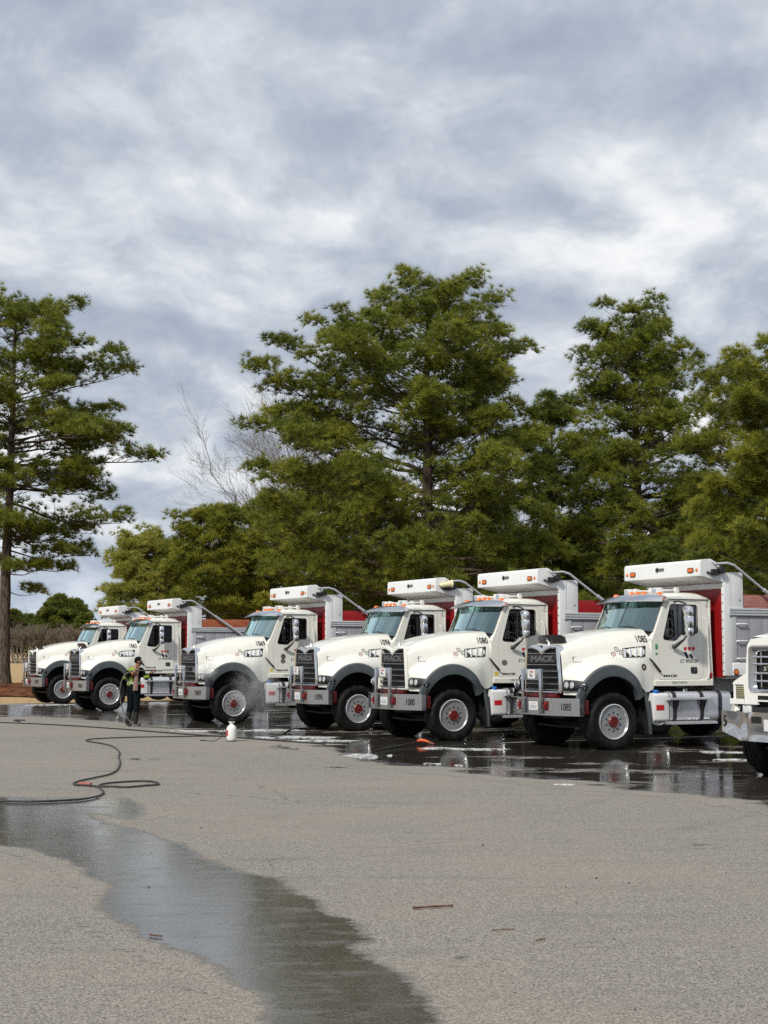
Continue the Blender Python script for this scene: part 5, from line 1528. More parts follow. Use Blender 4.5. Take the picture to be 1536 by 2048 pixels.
        K.put('flap%d' % i, 'mud_flap', MB().prism([(-.66, 1.1), (-.69, 1.1), (-.80, .27), (-.77, .27)], 'y', s * .80, s * 1.20).mesh('mud_flap', M['black'], bevel=.006), None)
        K.put('hang%d' % i, 'bumper_hanger', MB().box(.62, .80, s * .62, s * .80, .93, 1.06).mesh('bumper_hanger', M['white_cool'], bevel=.008), None)
    K.put('crossm', 'front_crossmember', MB().box(.40, .80, -.6, .6, .72, 1.02).mesh('front_crossmember', M['under'], bevel=.01), None)
    # bumper: bent sheet with a crease on the passenger side
    ys = np.linspace(-1.13, 1.13, 73)
    zs = np.linspace(0, 1, 13)
    rows = []
    for t in zs:
        row = []
        for y in ys:
            a = abs(y)
            base = .98 - .05 * (y / 1.2) ** 2 - max(0, a - 1.10) * .6
            zt, zb = .955, .545 + .14 * max(0, (a - .62) / .58)
            z = zt + (zb - zt) * t
            d = (y + .55)
            crease = -.075 * math.exp(-(d / .035) ** 2) * (0.4 + .6 * math.sin(PI * min(1, t * 1.1))) - .035 * math.exp(-((y + .85) / .16) ** 2) * math.sin(PI * t)
            crease += .030 * math.exp(-((y + .40 + .25 * t) / .06) ** 2) * t - .03 * math.exp(-((y + .2) / .2) ** 2 - ((t - .75) / .2) ** 2)
            z += -.02 * math.exp(-(d / .05) ** 2) * (1 - t)
            row.append((base + crease, y, z))
        rows.append(row)
    back = [[(p[0] - .10, p[1], p[2] - .004) for p in rows[0]]] + rows + [[(p[0] - .10, p[1], p[2] + .004) for p in rows[-1]]]
    kb = K.put('bumper', 'bumper', MB().grid(back).mesh('bumper', M['old_chrome'], smooth=50), None)
    for i, s in enumerate((1, -1)):
        K.put('tow%d' % i, 'tow_pocket', MB().prism(round_poly([(s * .20, .80), (s * .40, .80), (s * .40, .895), (s * .20, .895)], .02), 'x', .95, .986).mesh('tow_pocket', M['void'], smooth=0), kb)
    V, F = text_geo('5', .22, .004, .7)
    K.put('num', 'number', decal_mesh('number', V, F, (.928, -1.03, .80), (.10, .99, 0), (0, 0, 1), M['decal_black'], None, .012), kb)
    K.put('lic', 'license_plate', MB().box(.985, .992, -.13, .18, .70, .86).mesh('license_plate', M['decal_white'], smooth=0), kb)
    K.make(root)
M['letter_pale'] = simple('pale_letters', (0.55, 0.53, 0.42), 0.4, grime=.2)
M['old_lens'] = simple('yellowed_lens', (0.42, 0.40, 0.24), 0.25, grime=.4, scale=12, coat=.5)
M['old_chrome'] = simple('scuffed_chrome', (0.62, 0.61, 0.59), 0.09, metal=1.0, grime=.12, scale=4, tint=(.5, .46, .4))
old_truck()
# ------------------------------------------------------------------ pines
def tri_tubes(paths):
    """paths: list of (points (n,3), radii (n,), sides) -> V, F (triangles) for tapered limbs"""
    Vs, Fs, o = [], [], 0
    for P, rr, sd in paths:
        P = np.asarray(P, float)
        n = len(P)
        T = np.gradient(P, axis=0)
        T /= np.linalg.norm(T, axis=1)[:, None] + 1e-9
        ref = np.array([0, 0, 1.0]) if abs(T[0][2]) < .8 else np.array([1.0, 0, 0])
        U = np.cross(T, ref)
        U /= np.linalg.norm(U, axis=1)[:, None] + 1e-9
        Wv = np.cross(T, U)
        a = np.linspace(0, 2 * PI, sd, endpoint=False)
        ring = P[:, None, :] + (U[:, None, :] * np.cos(a)[None, :, None] + Wv[:, None, :] * np.sin(a)[None, :, None]) * np.asarray(rr)[:, None, None]
        Vs.append(ring.reshape(-1, 3))
        i = np.arange(n - 1)[:, None] * sd
        j = np.arange(sd)[None, :]
        j2 = (j + 1) % sd
        A, B, C, D = i + j, i + j2, i + sd + j2, i + sd + j
        Fs.append(np.concatenate([np.stack([A, B, C], -1).reshape(-1, 3), np.stack([A, C, D], -1).reshape(-1, 3)]) + o)
        o += n * sd
    return np.vstack(Vs), np.vstack(Fs)

def tufts(pos, dirs, size, blades, width, rs, droop=0.0, shade=0.0):
    """needle tufts: a spray of thin blades round each twig tip"""
    n = len(pos)
    pos, dirs = np.asarray(pos), np.asarray(dirs)
    d = rs.normal(size=(n, blades, 3))
    d /= np.linalg.norm(d, axis=2)[:, :, None]
    d = d * 0.95 + dirs[:, None, :] * 0.85 + np.array([0, 0, .18])
    d /= np.linalg.norm(d, axis=2)[:, :, None]
    L = size * rs.uniform(.65, 1.15, (n, blades, 1)) * rs.uniform(.8, 1.2, (n, 1, 1))
    side = np.cross(d, rs.normal(size=(n, blades, 3)))
    side /= np.linalg.norm(side, axis=2)[:, :, None] + 1e-9
    base = pos[:, None, :] + d * .02
    tip = base + d * L
    tip[:, :, 2] -= droop * L[:, :, 0]
    w2 = width * rs.uniform(.7, 1.3, (n, blades, 1))
    a = base + side * w2
    b = base - side * w2
    V = np.stack([a, tip, b], 2).reshape(-1, 3)
    F = np.arange(n * blades * 3).reshape(-1, 3)
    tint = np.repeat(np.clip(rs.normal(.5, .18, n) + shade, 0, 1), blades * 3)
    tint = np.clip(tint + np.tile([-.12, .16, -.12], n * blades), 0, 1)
    return V, F, tint

def pine_mesh(seed, height, tr, prof, limbs, tuft=.24, blades=9, width=.022, dens=1.0, lean=(0, 0), crown_mat='needle', bark='bark', dead=6, top_up=55, low_up=2, fx=1.0, puff=.55, ctuft=15, fill=.7, extra=()):
    """prof: list of (height fraction, reach to -x, reach to +x, reach front/back) of the crown"""
    rs = np.random.RandomState(seed)
    prof = np.array(prof, float)
    paths = []
    n = 26
    hz = np.linspace(0, height * .985, n)
    wob = np.cumsum(rs.normal(0, .02, (n, 2)), 0) * height / 20
    axis = np.column_stack([lean[0] * (hz / height) ** 1.3 * height + wob[:, 0], lean[1] * hz + wob[:, 1], hz])
    rad = tr * (1 - (hz / height) * .93) ** .85
    rad[0] *= 1.35; rad[1] *= 1.08
    paths.append((axis, rad, 12))
    def trunk_at(z):
        return np.array([np.interp(z, hz, axis[:, 0]), np.interp(z, hz, axis[:, 1]), z])
    tp, td, tt = [], [], []
    def clump(c, dv, rad_, frac):
        n_ = max(3, int(ctuft * frac * rs.uniform(.7, 1.3) * (rad_ / puff) ** 1.4))
        u_ = rs.normal(size=(n_, 3))
        u_ /= np.linalg.norm(u_, axis=1)[:, None]
        u_[:, 2] = np.where(u_[:, 2] < -.15, -u_[:, 2], u_[:, 2])
        pos = c + u_ * np.array([1, 1, .86]) * (rad_ * rs.uniform(.45, 1.0, (n_, 1)))
        dd = u_ * .8 + np.asarray(dv) * .45 + np.array([0, 0, .55])
        dd /= np.linalg.norm(dd, axis=1)[:, None]
        tp.extend(pos)
        td.extend(dd)
        tt.extend(np.full(n_, rs.normal(0, .16)))
    az = rs.uniform(0, 6.28)
    h0, h1 = prof[0, 0], prof[-1, 0]
    for i in range(limbs):
        u = (i + rs.uniform(0, .9)) / limbs
        hf = h0 + (h1 - h0) * u ** .92
        az += 2.399 + rs.normal(0, .5)
        dx, dy = math.cos(az), math.sin(az)
        L_, R_, D_ = (np.interp(hf, prof[:, 0], prof[:, k]) for k in (1, 2, 3))
        reach = math.hypot(dx * (R_ if dx > 0 else L_), dy * D_) * rs.uniform(.74, 1.04)
        if reach < .25:
            reach = .25
        force = None
        if i < len(extra):
            hf, az, reach, force = extra[i]
            dx, dy = math.cos(az), math.sin(az)
        rel = (hf - h0) / (h1 - h0 + 1e-6)
        up = R(low_up + (top_up - low_up) * rel ** 1.1 + rs.normal(0, 11)) if force is None else R(force)
        rise = math.tan(up) * reach * .75
        zt = min(hf + rs.normal(0, .022), h1) * height
        z0 = max(zt - max(rise, 0) * .88, h0 * height * .82)
        p0 = trunk_at(min(z0, height * .97))
        m = 8
        t = np.linspace(0, 1, m)
        px = reach * t
        pz = (z0 - p0[2]) + rise * (t * .75 + .25 * t * t) * (1 if rise > 0 else 1) - .10 * reach * np.sin(t * PI) * (rel < .4)
        bend = np.cumsum(rs.normal(0, .045, m)) * reach
        P = np.column_stack([p0[0] + dx * px - dy * bend * .7, p0[1] + dy * px + dx * bend * .7, p0[2] + pz + np.cumsum(rs.normal(0, .012, m)) * reach])
        rb = max(.012, tr * .34 * (reach / (prof[:, 1:].max() + .1)) ** .8 * (1 - .5 * rel))
        paths.append((P, rb * (1 - .86 * t), 5))
        ns = max(3, int(reach * 1.75))
        for s in range(ns):
            ts = .32 + .68 * ((s + rs.uniform(0, 1)) / ns)
            b0 = np.array([np.interp(ts, t, P[:, k]) for k in range(3)])
            sgn = 1 if s % 2 else -1
            ang = az + sgn * R(rs.uniform(25, 75)) * (1.15 - ts * .6)
            ln = min((0.25 + .30 * reach * (1.12 - ts)) * rs.uniform(.6, 1.25), 1.9)
            ev = R(rs.uniform(-6, 30) + 14 * rel)
            dv = np.array([math.cos(ang) * math.cos(ev), math.sin(ang) * math.cos(ev), math.sin(ev)])
            q = np.linspace(0, 1, 4)
            Bp = b0 + dv * (ln * q)[:, None] + np.array([0, 0, 1]) * (.12 * ln * q * q)[:, None] + np.cumsum(rs.normal(0, .03, (4, 3)), 0) * ln
            paths.append((Bp, max(.006, rb * .30) * (1 - .7 * q), 3))
            clump(Bp[-1], dv, puff * rs.uniform(.75, 1.3), 1.0)
            if ln > .7:
                clump(Bp[2] + rs.normal(0, .12, 3), dv, puff * rs.uniform(.5, .85), .55)
        clump(P[-1], np.array([dx, dy, .4]), puff * rs.uniform(.8, 1.2), 1.0)
    # short growth close to the stem, upper crown
    for k in range(int(limbs * fill)):
        hf = h0 + (h1 - h0) * rs.uniform(.25, 1.0)
        a_ = rs.uniform(0, 6.28)
        dx, dy = math.cos(a_), math.sin(a_)
        L_, R_, D_ = (np.interp(hf, prof[:, 0], prof[:, q]) for q in (1, 2, 3))
        rc = math.hypot(dx * (R_ if dx > 0 else L_), dy * D_) * rs.uniform(.12, .62)
        c = trunk_at(hf * height) + np.array([dx * rc, dy * rc, 0])
        p0 = trunk_at(max(h0 * height, hf * height - .5 - rc * .5))
        t4 = np.linspace(0, 1, 4)
        paths.append((p0 + (c - p0) * t4[:, None] + np.array([0, 0, -.15 * rc]) * np.sin(t4 * PI)[:, None], np.array([.03, .022, .015, .008]), 3))
        clump(c, np.array([dx, dy, .6]), puff * rs.uniform(.7, 1.15), .9)
    # leader
    top = trunk_at(height * .965)
    for k in range(5):
        clump(top + rs.normal(0, .35, 3) - np.array([0, 0, .25 * k]), np.array([0, 0, 1.0]), puff * rs.uniform(.8, 1.1), 1.0)
    # dead stubs below the crown
    for k in range(dead):
        z = rs.uniform(h0 * .45, h0 + .2 * (h1 - h0)) * height
        a = rs.uniform(0, 6.28)
        ln = rs.uniform(.5, 2.4)
        p0 = trunk_at(z)
        t = np.linspace(0, 1, 5)
        P = p0 + np.column_stack([math.cos(a) * ln * t, math.sin(a) * ln * t, -.15 * ln * t + .2 * ln * t * t]) + np.cumsum(rs.normal(0, .04, (5, 3)), 0) * ln
        paths.append((P, .022 * (1 - .8 * t), 4))
        for j in range(3):
            b0 = P[2 + j % 3]
            dv = rs.normal(0, 1, 3); dv /= np.linalg.norm(dv)
            paths.append((b0 + dv * (np.linspace(0, .5 * ln, 3))[:, None], np.array([.010, .007, .003]), 3))
    V, F = tri_tubes(paths)
    wood = raw_mesh('trunk', V, F, M[bark], smooth=True)
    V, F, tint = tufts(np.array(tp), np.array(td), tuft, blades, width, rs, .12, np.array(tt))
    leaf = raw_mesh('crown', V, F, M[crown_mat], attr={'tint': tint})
    return wood, leaf, len(tp)

NT_TRI = [0]
def plant(name, meshes, x, y, label, group=None, rz=0.0, sc=1.0, cat='tree'):
    root = empty(name, (x, y, terrain_z(x, y) - .06), rz)
    root.scale = (sc, sc, sc)
    tag(root, label, cat, group)
    link('trunk', meshes[0], root)
    link('crown', meshes[1], root)
    return root

def pxX(px, Y):
    return (px - 768) / 3080 * Y
def pxZ(py, Y):
    return CAM_H + (1311 - py) / 3080 * Y

PG = 'pines behind the trucks'
def crown_prof(Y, trunk_px, rows, height, depth=.85):
    """rows: (photo y, left x, right x) of the crown outline measured against the trunk"""
    out = []
    for py, xl, xr in rows:
        l, r_ = (trunk_px - xl) * Y / 3080, (xr - trunk_px) * Y / 3080
        out.append((pxZ(py, Y) / height, max(l, .2), max(r_, .2), max((l + r_) / 2 * depth, .3)))
    return sorted(out)

# left pine, standing in the mulch
Y = 92.0
hL = pxZ(584, Y)
prof = [(1215, -40, 70), (1160, -70, 95), (1105, -90, 150), (1040, -120, 238), (985, -110, 175), (950, -120, 215), (900, -170, 312), (850, -150, 215), (800, -140, 240), (720, -140, 252), (680, -120, 205), (640, -110, 150), (607, -90, 135), (588, -60, 115)]
plant('pine_tree', pine_mesh(11, hL, .40, crown_prof(Y, 22, prof, hL), 88, tuft=0.4, blades=22, width=0.015, dens=1.0, lean=(.012, 0), crown_mat='needle', dead=14, top_up=36, low_up=-14, puff=.62, ctuft=15, fill=1.0, extra=[(pxZ(py, Y) / hL, a_, l_ * Y / 3080, u_) for py, a_, l_, u_ in ((915, .15, 285, 2), (1010, -.2, 225, -16), (1085, .1, 125, -18), (960, .5, 200, -6), (870, -.5, 215, 4), (905, -.1, 240, 3), (1180, .3, 60, -10), (1040, .4, 170, -18))]), pxX(10, Y), Y,
      'tall pine in the mulch bed at the left edge, long drooping limbs')
# centre pine
Y = 74.0
hC = pxZ(556, Y)
prof = [(1190, 560, 1150), (1120, 520, 1130), (1050, 480, 1120), (980, 470, 1140), (920, 480, 1110), (860, 485, 1060), (800, 490, 1060), (740, 540, 1085), (690, 575, 1075), (650, 640, 1030), (620, 700, 1005), (585, 715, 975), (562, 745, 950)]
plant('pine_tree', pine_mesh(23, hC, .42, crown_prof(Y, 860, prof, hC, .8), 112, tuft=0.36, blades=22, width=0.0135, dens=.82, crown_mat='needle', dead=10, top_up=44, low_up=8, puff=.66, ctuft=16, fill=1.3), pxX(858, Y), Y,
      'largest pine at the centre, broad dense crown, tallest against the sky', PG)
# right pine
Y = 78.0
hR = pxZ(608, Y)
prof = [(1180, 1130, 1420), (1080, 1120, 1430), (990, 1110, 1450), (920, 1120, 1450), (840, 1150, 1425), (770, 1150, 1415), (720, 1148, 1390), (680, 1155, 1370), (645, 1168, 1350), (613, 1190, 1325)]
plant('pine_tree', pine_mesh(37, hR, .40, crown_prof(Y, 1268, prof, hR, .8), 96, tuft=0.36, blades=22, width=0.0135, dens=1.05, crown_mat='needle', dead=14, top_up=48, low_up=4, puff=.64, ctuft=16, fill=1.2), pxX(1272, Y), Y,
      'rounded pine right of centre with bare lower trunk above truck 1085', PG)
# near pine cut by the right edge
Y = 52.0
hN = 13.2
prof = [(1190, 1370, 1800), (1080, 1350, 1800), (980, 1360, 1800), (900, 1370, 1800), (820, 1390, 1800), (765, 1410, 1790), (730, 1445, 1760), (708, 1480, 1740), (692, 1540, 1700), (678, 1585, 1680)]
hN = pxZ(672, Y)
plant('pine_tree', pine_mesh(41, hN, .26, crown_prof(Y, 1622, prof, hN, .8), 84, tuft=0.3, blades=22, width=0.01, dens=1.25, crown_mat='needle_olive', dead=6, top_up=50, low_up=2, puff=.5, ctuft=24, fill=1.2), pxX(1622, Y), Y,
      'near olive green pine cut off by the right edge', PG)
# pine filling the gap right of the centre tree
Y = 96.0
hG = pxZ(790, Y)
prof = [(1190, 1000, 1230), (1080, 985, 1240), (980, 1000, 1220), (900, 1010, 1210), (860, 1035, 1185), (825, 1060, 1160), (800, 1080, 1130)]
gap_m = pine_mesh(53, hG, .30, crown_prof(Y, 1105, prof, hG, .8), 72, tuft=0.4, blades=18, width=0.02, dens=1.1, crown_mat='needle_deep', dead=6, top_up=50, low_up=4)
plant('pine_tree', gap_m, pxX(1105, Y), Y, 'darker pine filling the gap between centre and right pines', PG)
# left shoulder pines
Y = 88.0
hS = pxZ(1005, Y)
prof = [(1230, 330, 520), (1170, 335, 540), (1110, 335, 530), (1060, 350, 500), (1025, 375, 460)]
plant('pine_tree', pine_mesh(61, hS, .20, crown_prof(Y, 418, prof, hS, .9), 58, tuft=0.34, blades=18, width=0.018, dens=1.25, crown_mat='needle_olive', dead=3, top_up=52, low_up=8), pxX(418, Y), Y,
      'small olive pine above truck 1069, left of the centre pine', PG)
Y = 118.0
hP = pxZ(1058, Y)
prof = [(1235, 205, 385), (1190, 205, 395), (1150, 225, 390), (1110, 232, 375), (1080, 255, 335)]
plant('pine_tree', pine_mesh(67, hP, .20, crown_prof(Y, 296, prof, hP, .9), 62, tuft=0.46, blades=17, width=0.026, dens=1.0, crown_mat='needle_light', dead=3, top_up=40, low_up=8, puff=.7, ctuft=14), pxX(296, Y), Y,
      'pale yellow-green pine against the sky above the left trucks', PG)
# lower growth that closes the view behind the trucks
Y = 84.0
hB = pxZ(905, Y)
prof = [(1270, 560, 760), (1200, 470, 800), (1120, 460, 800), (1050, 480, 790), (980, 520, 760), (930, 590, 700)]
low_m = pine_mesh(71, hB, .26, crown_prof(Y, 650, prof, hB, .8), 74, tuft=0.34, blades=18, width=0.016, dens=1.15, crown_mat='needle_olive', dead=6, top_up=44, low_up=-2)
plant('pine_tree', low_m, pxX(690, Y), Y, 'low bushy pine with thick trunk behind truck 1096', PG)
plant('pine_tree', low_m, pxX(545, 92), 92, 'low bushy pine left of the centre pine, behind truck 1069', PG, rz=2.1, sc=.92)
dark_m = pine_mesh(79, 11.5, .24, [(.10, 3.8, 3.8, 3.4), (.35, 4.4, 4.4, 3.6), (.6, 3.6, 3.6, 3.0), (.85, 1.8, 1.8, 1.6), (.97, .6, .6, .6)], 80, tuft=0.38, blades=17, width=0.019, dens=1.05, crown_mat='needle_deep', dead=8, top_up=45, low_up=-4)
for px, Y_, rz, sc, lb in ((1000, 92, .3, .9, 'dark low pine behind truck 1080, right of the centre trunk'), (1180, 94, 1.7, .82, 'dark low pine behind the cab shield of truck 1085'),
                           (1390, 96, 2.9, 1.12, 'dark pine between the right pine and the edge pine'), (1500, 88, 4.0, 1.0, 'dark low pine behind the near edge pine'),
                           (790, 100, 5.1, .8, 'dark low pine behind the centre pine trunk'), (1330, 70, .9, .62, 'short bushy pine right of the bare trunk, above truck 1085'),
                           (1450, 66, 2.2, .66, 'short bushy pine below the near edge pine'), (900, 82, 3.3, .70, 'short pine in front of the centre trunk base'),
                           (1110, 80, 1.1, .72, 'short pine above the cab shield of truck 1080'), (500, 100, .5, .72, 'short dark pine left of the low bushy pines')):
    plant('pine_tree', dark_m, pxX(px, Y_), Y_, lb, PG, rz=rz, sc=sc)

# ------------------------------------------------------------------ bare broadleaf trees
def bare_mesh(seed, height, tr, spread, bark, depth=5, crown0=.25, split=3, thin=.006):
    rs = np.random.RandomState(seed)
    paths = []
    def grow(p, d, ln, r_, lvl):
        m = 5
        t = np.linspace(0, 1, m)
        cur = np.cumsum(rs.normal(0, .06, (m, 3)), 0) * ln
        cur[0] = 0
        P = p + d * (ln * t)[:, None] + cur + np.array([0, 0, .10 * ln]) * (t * t)[:, None]
        r2 = max(r_ * .62, thin)
        paths.append((P, r_ + (r2 - r_) * t, 7 if lvl == 0 else (4 if lvl < 3 else 3)))
        if lvl >= depth:
            return
        k = split + (1 if lvl in (1, 2) else 0)
        for i in range(k):
            ts = 1.0 if i == 0 else rs.uniform(.35, .95)
            b = np.array([np.interp(ts, t, P[:, q]) for q in range(3)])
            ax = rs.normal(0, 1, 3); ax -= d * ax.dot(d); ax /= np.linalg.norm(ax) + 1e-9
            an = R(rs.uniform(14, 26) if i == 0 else rs.uniform(28, 58)) * spread
            nd = d * math.cos(an) + ax * math.sin(an)
            nd[2] += .12
            nd /= np.linalg.norm(nd)
            grow(b, nd, ln * rs.uniform(.55, .82), max(r_ * (.66 if i == 0 else .48), thin), lvl + 1)
    grow(np.zeros(3), np.array([0, 0, 1.0]), height * crown0, tr, 0)
    V, F = tri_tubes(paths)
    zmax = V[:, 2].max()
    V *= height / zmax
    return V, F

def bare_tree(name, geo, x, y, label, group, bark, rz=0, sc=1.0):
    root = empty(name, (x, y, terrain_z(x, y) - .05), rz)
    root.scale = (sc, sc, sc)
    tag(root, label, 'tree', group)
    link('trunk', geo, root)
    return root

V, F = bare_mesh(5, pxZ(672, 112), .20, .85, 'twig_grey', depth=7, crown0=.21, split=3, thin=.0048)
big_bare = raw_mesh('trunk', V, F, M['twig_grey'], smooth=True)
bare_tree('bare_tree', big_bare, pxX(665, 112), 112, 'tall grey leafless tree showing left of the centre pine', 'bare trees', 'twig_grey')
V, F = bare_mesh(15, pxZ(830, 118), .22, 1.1, 'twig_grey', depth=6, crown0=.24, split=3, thin=.0055)
bb2 = raw_mesh('trunk', V, F, M['twig_grey'], smooth=True)
bare_tree('bare_tree', bb2, pxX(585, 118), 118, 'lower grey leafless tree spreading left above the olive pine', 'bare trees', 'twig_grey', 1.0, .86)
for px, Y_, rz, sc, lb in ((1060, 104, 2.2, .75, 'leafless tree in the gap right of the centre pine'), (1190, 106, 3.9, .62, 'pale leafless tree behind the right pine'),
                           (980, 96, .6, .6, 'leafless tree behind truck 1080')):
    bare_tree('bare_tree', bb2, pxX(px, Y_), Y_, lb, 'bare trees', 'twig_grey', rz, sc)

# far tree line across the field, left
FG = 'bare trees beyond the field'
fm = []
for sd in (101, 102, 103):
    V, F = bare_mesh(sd, 9.5, .24, .72, 'bark_tan', depth=6, crown0=.30, split=3, thin=.022)
    fm.append(raw_mesh('trunk', V, F, M['bark_tan'], smooth=True))
r_ = random.Random(9)
places = ['just right of the left pine trunk', 'second from the left pine trunk', 'third from the left pine trunk', 'fourth from the left pine trunk', 'fifth, above the leftmost truck hood',
          'sixth, above the leftmost truck hood', 'seventh, left of the leftmost cab', 'eighth, beside the leftmost cab', 'behind the left pine trunk', 'at the left picture edge',
          'tenth along the field, in a back row', 'back row, left of the dark pine', 'back row, below the dark pine', 'back row, right of the dark pine']
for k, pl_ in enumerate(places):
    px = (36, 48, 62, 78, 94, 112, 130, 150, 16, -8, 40, 70, 104, 140)[k]
    Yf = 318 + r_.uniform(-6, 10) + (14 if k > 9 else 0)
    bare_tree('bare_tree', fm[k % 3], pxX(px, Yf), Yf, 'pale leafless tree beyond the field, ' + pl_, FG, 'bark_tan', r_.uniform(0, 6), r_.uniform(.78, .98))
far_p = pine_mesh(201, 15.0, .30, [(.22, 4.2, 4.2, 4.0), (.45, 5.2, 5.2, 4.6), (.7, 4.2, 4.2, 4.0), (.9, 2.0, 2.0, 2.0), (.98, .8, .8, .8)], 60, tuft=0.85, blades=14, width=0.085, dens=.55, crown_mat='needle_deep', dead=2, top_up=40, low_up=5, puff=1.0, ctuft=12)
for px, Y_, rz, sc, lb in ((118, 345, .4, .97, 'far round dark pine, left one of the clump'), (150, 350, 2.4, .92, 'far dark pine, right one of the clump'), (96, 352, 4.1, .80, 'far dark pine at the left of the clump'),
                           (172, 340, 5.0, .70, 'far low pine right of the clump, above the leftmost cab'), (58, 360, 1.2, .72, 'far pine between the left trunk and the clump'), (30, 356, 3.0, .78, 'far pine just right of the left trunk'),
                           (-20, 350, 2.0, .9, 'far pine at the left picture edge')):
    plant('pine_tree', far_p, pxX(px, Y_), Y_, lb, 'far pines beyond the field', rz=rz, sc=sc)

# a closed wood behind everything on the right, too deep to tell trees apart
def far_wood():
    rs = np.random.RandomState(77)
    n = 12000
    X = rs.uniform(-14, 62, n)
    Yw = 118 + rs.uniform(0, 14, n)
    topz = 9.0 + 3.0 * np.sin(X * .31) + 1.6 * np.sin(X * .83 + 1) + (X > 4) * 2.0 - (X < -6) * 3.5
    Z = rs.uniform(0, 1, n) ** .8 * topz
    pos = np.column_stack([X, Yw, Z])
    dirs = np.column_stack([rs.normal(0, .5, n), rs.normal(-.4, .4, n), rs.uniform(.1, 1, n)])
    V, F, tint = tufts(pos, dirs, .85, 10, .06, rs, .1)
    o = link('far_wood', raw_mesh('far_wood', V, F, M['needle_deep'], attr={'tint': tint * .7}))
    tag(o, 'dark far pine wood closing the view behind the trees', kind='stuff')
far_wood()
M['scrub'] = simple('scrub_twigs', (0.062, 0.042, 0.034), .95, grime=.3)
def far_scrub():
    rs = np.random.RandomState(78)
    paths = []
    for k in range(420):
        x, y = rs.uniform(-105, -55), rs.uniform(326, 345)
        a = rs.uniform(0, 6.28)
        h = rs.uniform(1.5, 5.5)
        t = np.linspace(0, 1, 4)
        P = np.column_stack([x + math.cos(a) * h * .35 * t, y + math.sin(a) * h * .3 * t, h * t])
        paths.append((P, np.array([.06, .05, .035, .02]), 3))
    V, F = tri_tubes(paths)
    o = link('far_scrub', raw_mesh('far_scrub', V, F, M['scrub']))
    tag(o, 'brown leafless scrub beyond the far fence', kind='stuff')
far_scrub()

# ------------------------------------------------------------------ pipe fence across the field
def fence():
    Yf = 300.0
    root = empty('pipe_fence', (-75, Yf, 0))
    tag(root, 'pale pipe rail fence across the far side of the field', 'fence')
    z0 = terrain_z(-75, Yf)
    post = MB().tube([(0, 0, -.1), (0, 0, 1.2)], .05, 6).mesh('post', M['fence'])
    for k in range(22):
        o = link('post', post, root)
        o.location = (-23 + k * 2.2, 0, z0)
    for z in (.62, 1.15):
        MB().tube([(-23, 0, z0 + z), (23.2, 0, z0 + z)], .045, 6).build('rail', M['fence'], root)
M['fence'] = simple('galvanised_pipe', (0.34, 0.34, 0.33), .5, metal=.3, grime=.2)
fence()
# ------------------------------------------------------------------ the worker
M['skin'] = simple('skin', (0.30, 0.15, 0.10), .55, grime=.15)
M['hair'] = simple('black_hair', (0.004, 0.0035, 0.003), .75, spec=.12, grime=.1)
M['shirt'] = simple('black_cloth', (0.006, 0.006, 0.007), .9, spec=.1, grime=.3, tint=(2, 2, 2), bump=.3, bscale=25)
M['trousers'] = simple('dark_navy_cloth', (0.005, 0.007, 0.009), .9, spec=.1, grime=.3, tint=(2, 1.8, 1.6), bump=.4, bscale=18)
M['boots'] = simple('rubber_boots', (0.012, 0.012, 0.010), .45, grime=.5, tint=(2, 1.9, 1.7))
M['hivis'] = simple('hi_vis_yellow', (0.22, 0.30, 0.03), .7, grime=.2)
M['silver_tape'] = simple('reflective_tape', (0.36, 0.40, 0.26), .5, grime=.2)
M['rag'] = simple('pinkish_brown_cloth', (0.26, 0.16, 0.13), .9, grime=.3)
M['hose_black'] = simple('black_rubber_hose', (0.014, 0.014, 0.014), .5, grime=.5, tint=(3, 3, 2.8))
M['hose_grey'] = simple('grey_rubber_hose', (0.11, 0.11, 0.095), .55, grime=.4, tint=(.4, .4, .4))
M['bottle'] = simple('white_plastic_bottle', (0.80, 0.80, 0.77), .4, grime=.2, scale=9)
M['orange'] = simple('orange_plastic', (0.60, 0.10, 0.02), .5, grime=.3)
M['brown_stick'] = simple('dry_twig', (0.11, 0.045, 0.02), .8, grime=.4)
M['red_tape'] = simple('red_tape', (0.34, 0.10, 0.07), .6, grime=.3)

def skin_body(bones, name='person'):
    """bones: {key: (pos, radius, parent)} -> evaluated skin mesh + per-polygon nearest bone"""
    keys = list(bones)
    idx = {k: i for i, k in enumerate(keys)}
    me = bpy.data.meshes.new(name)
    me.from_pydata([bones[k][0] for k in keys], [(idx[k], idx[bones[k][2]]) for k in keys if bones[k][2]], [])
    o = bpy.data.objects.new(name, me)
    COL.objects.link(o)
    o.modifiers.new('skin', 'SKIN').use_smooth_shade = True
    sv = me.skin_vertices[0].data if len(me.skin_vertices) else None
    for k in keys:
        r_ = bones[k][1]
        sv[idx[k]].radius = r_ if isinstance(r_, tuple) else (r_, r_)
        sv[idx[k]].use_root = (k == 'pelvis')
    sub = o.modifiers.new('sub', 'SUBSURF')
    sub.levels = sub.render_levels = 2
    dg = bpy.context.evaluated_depsgraph_get()
    out = bpy.data.meshes.new_from_object(o.evaluated_get(dg))
    bpy.data.objects.remove(o)
    return out

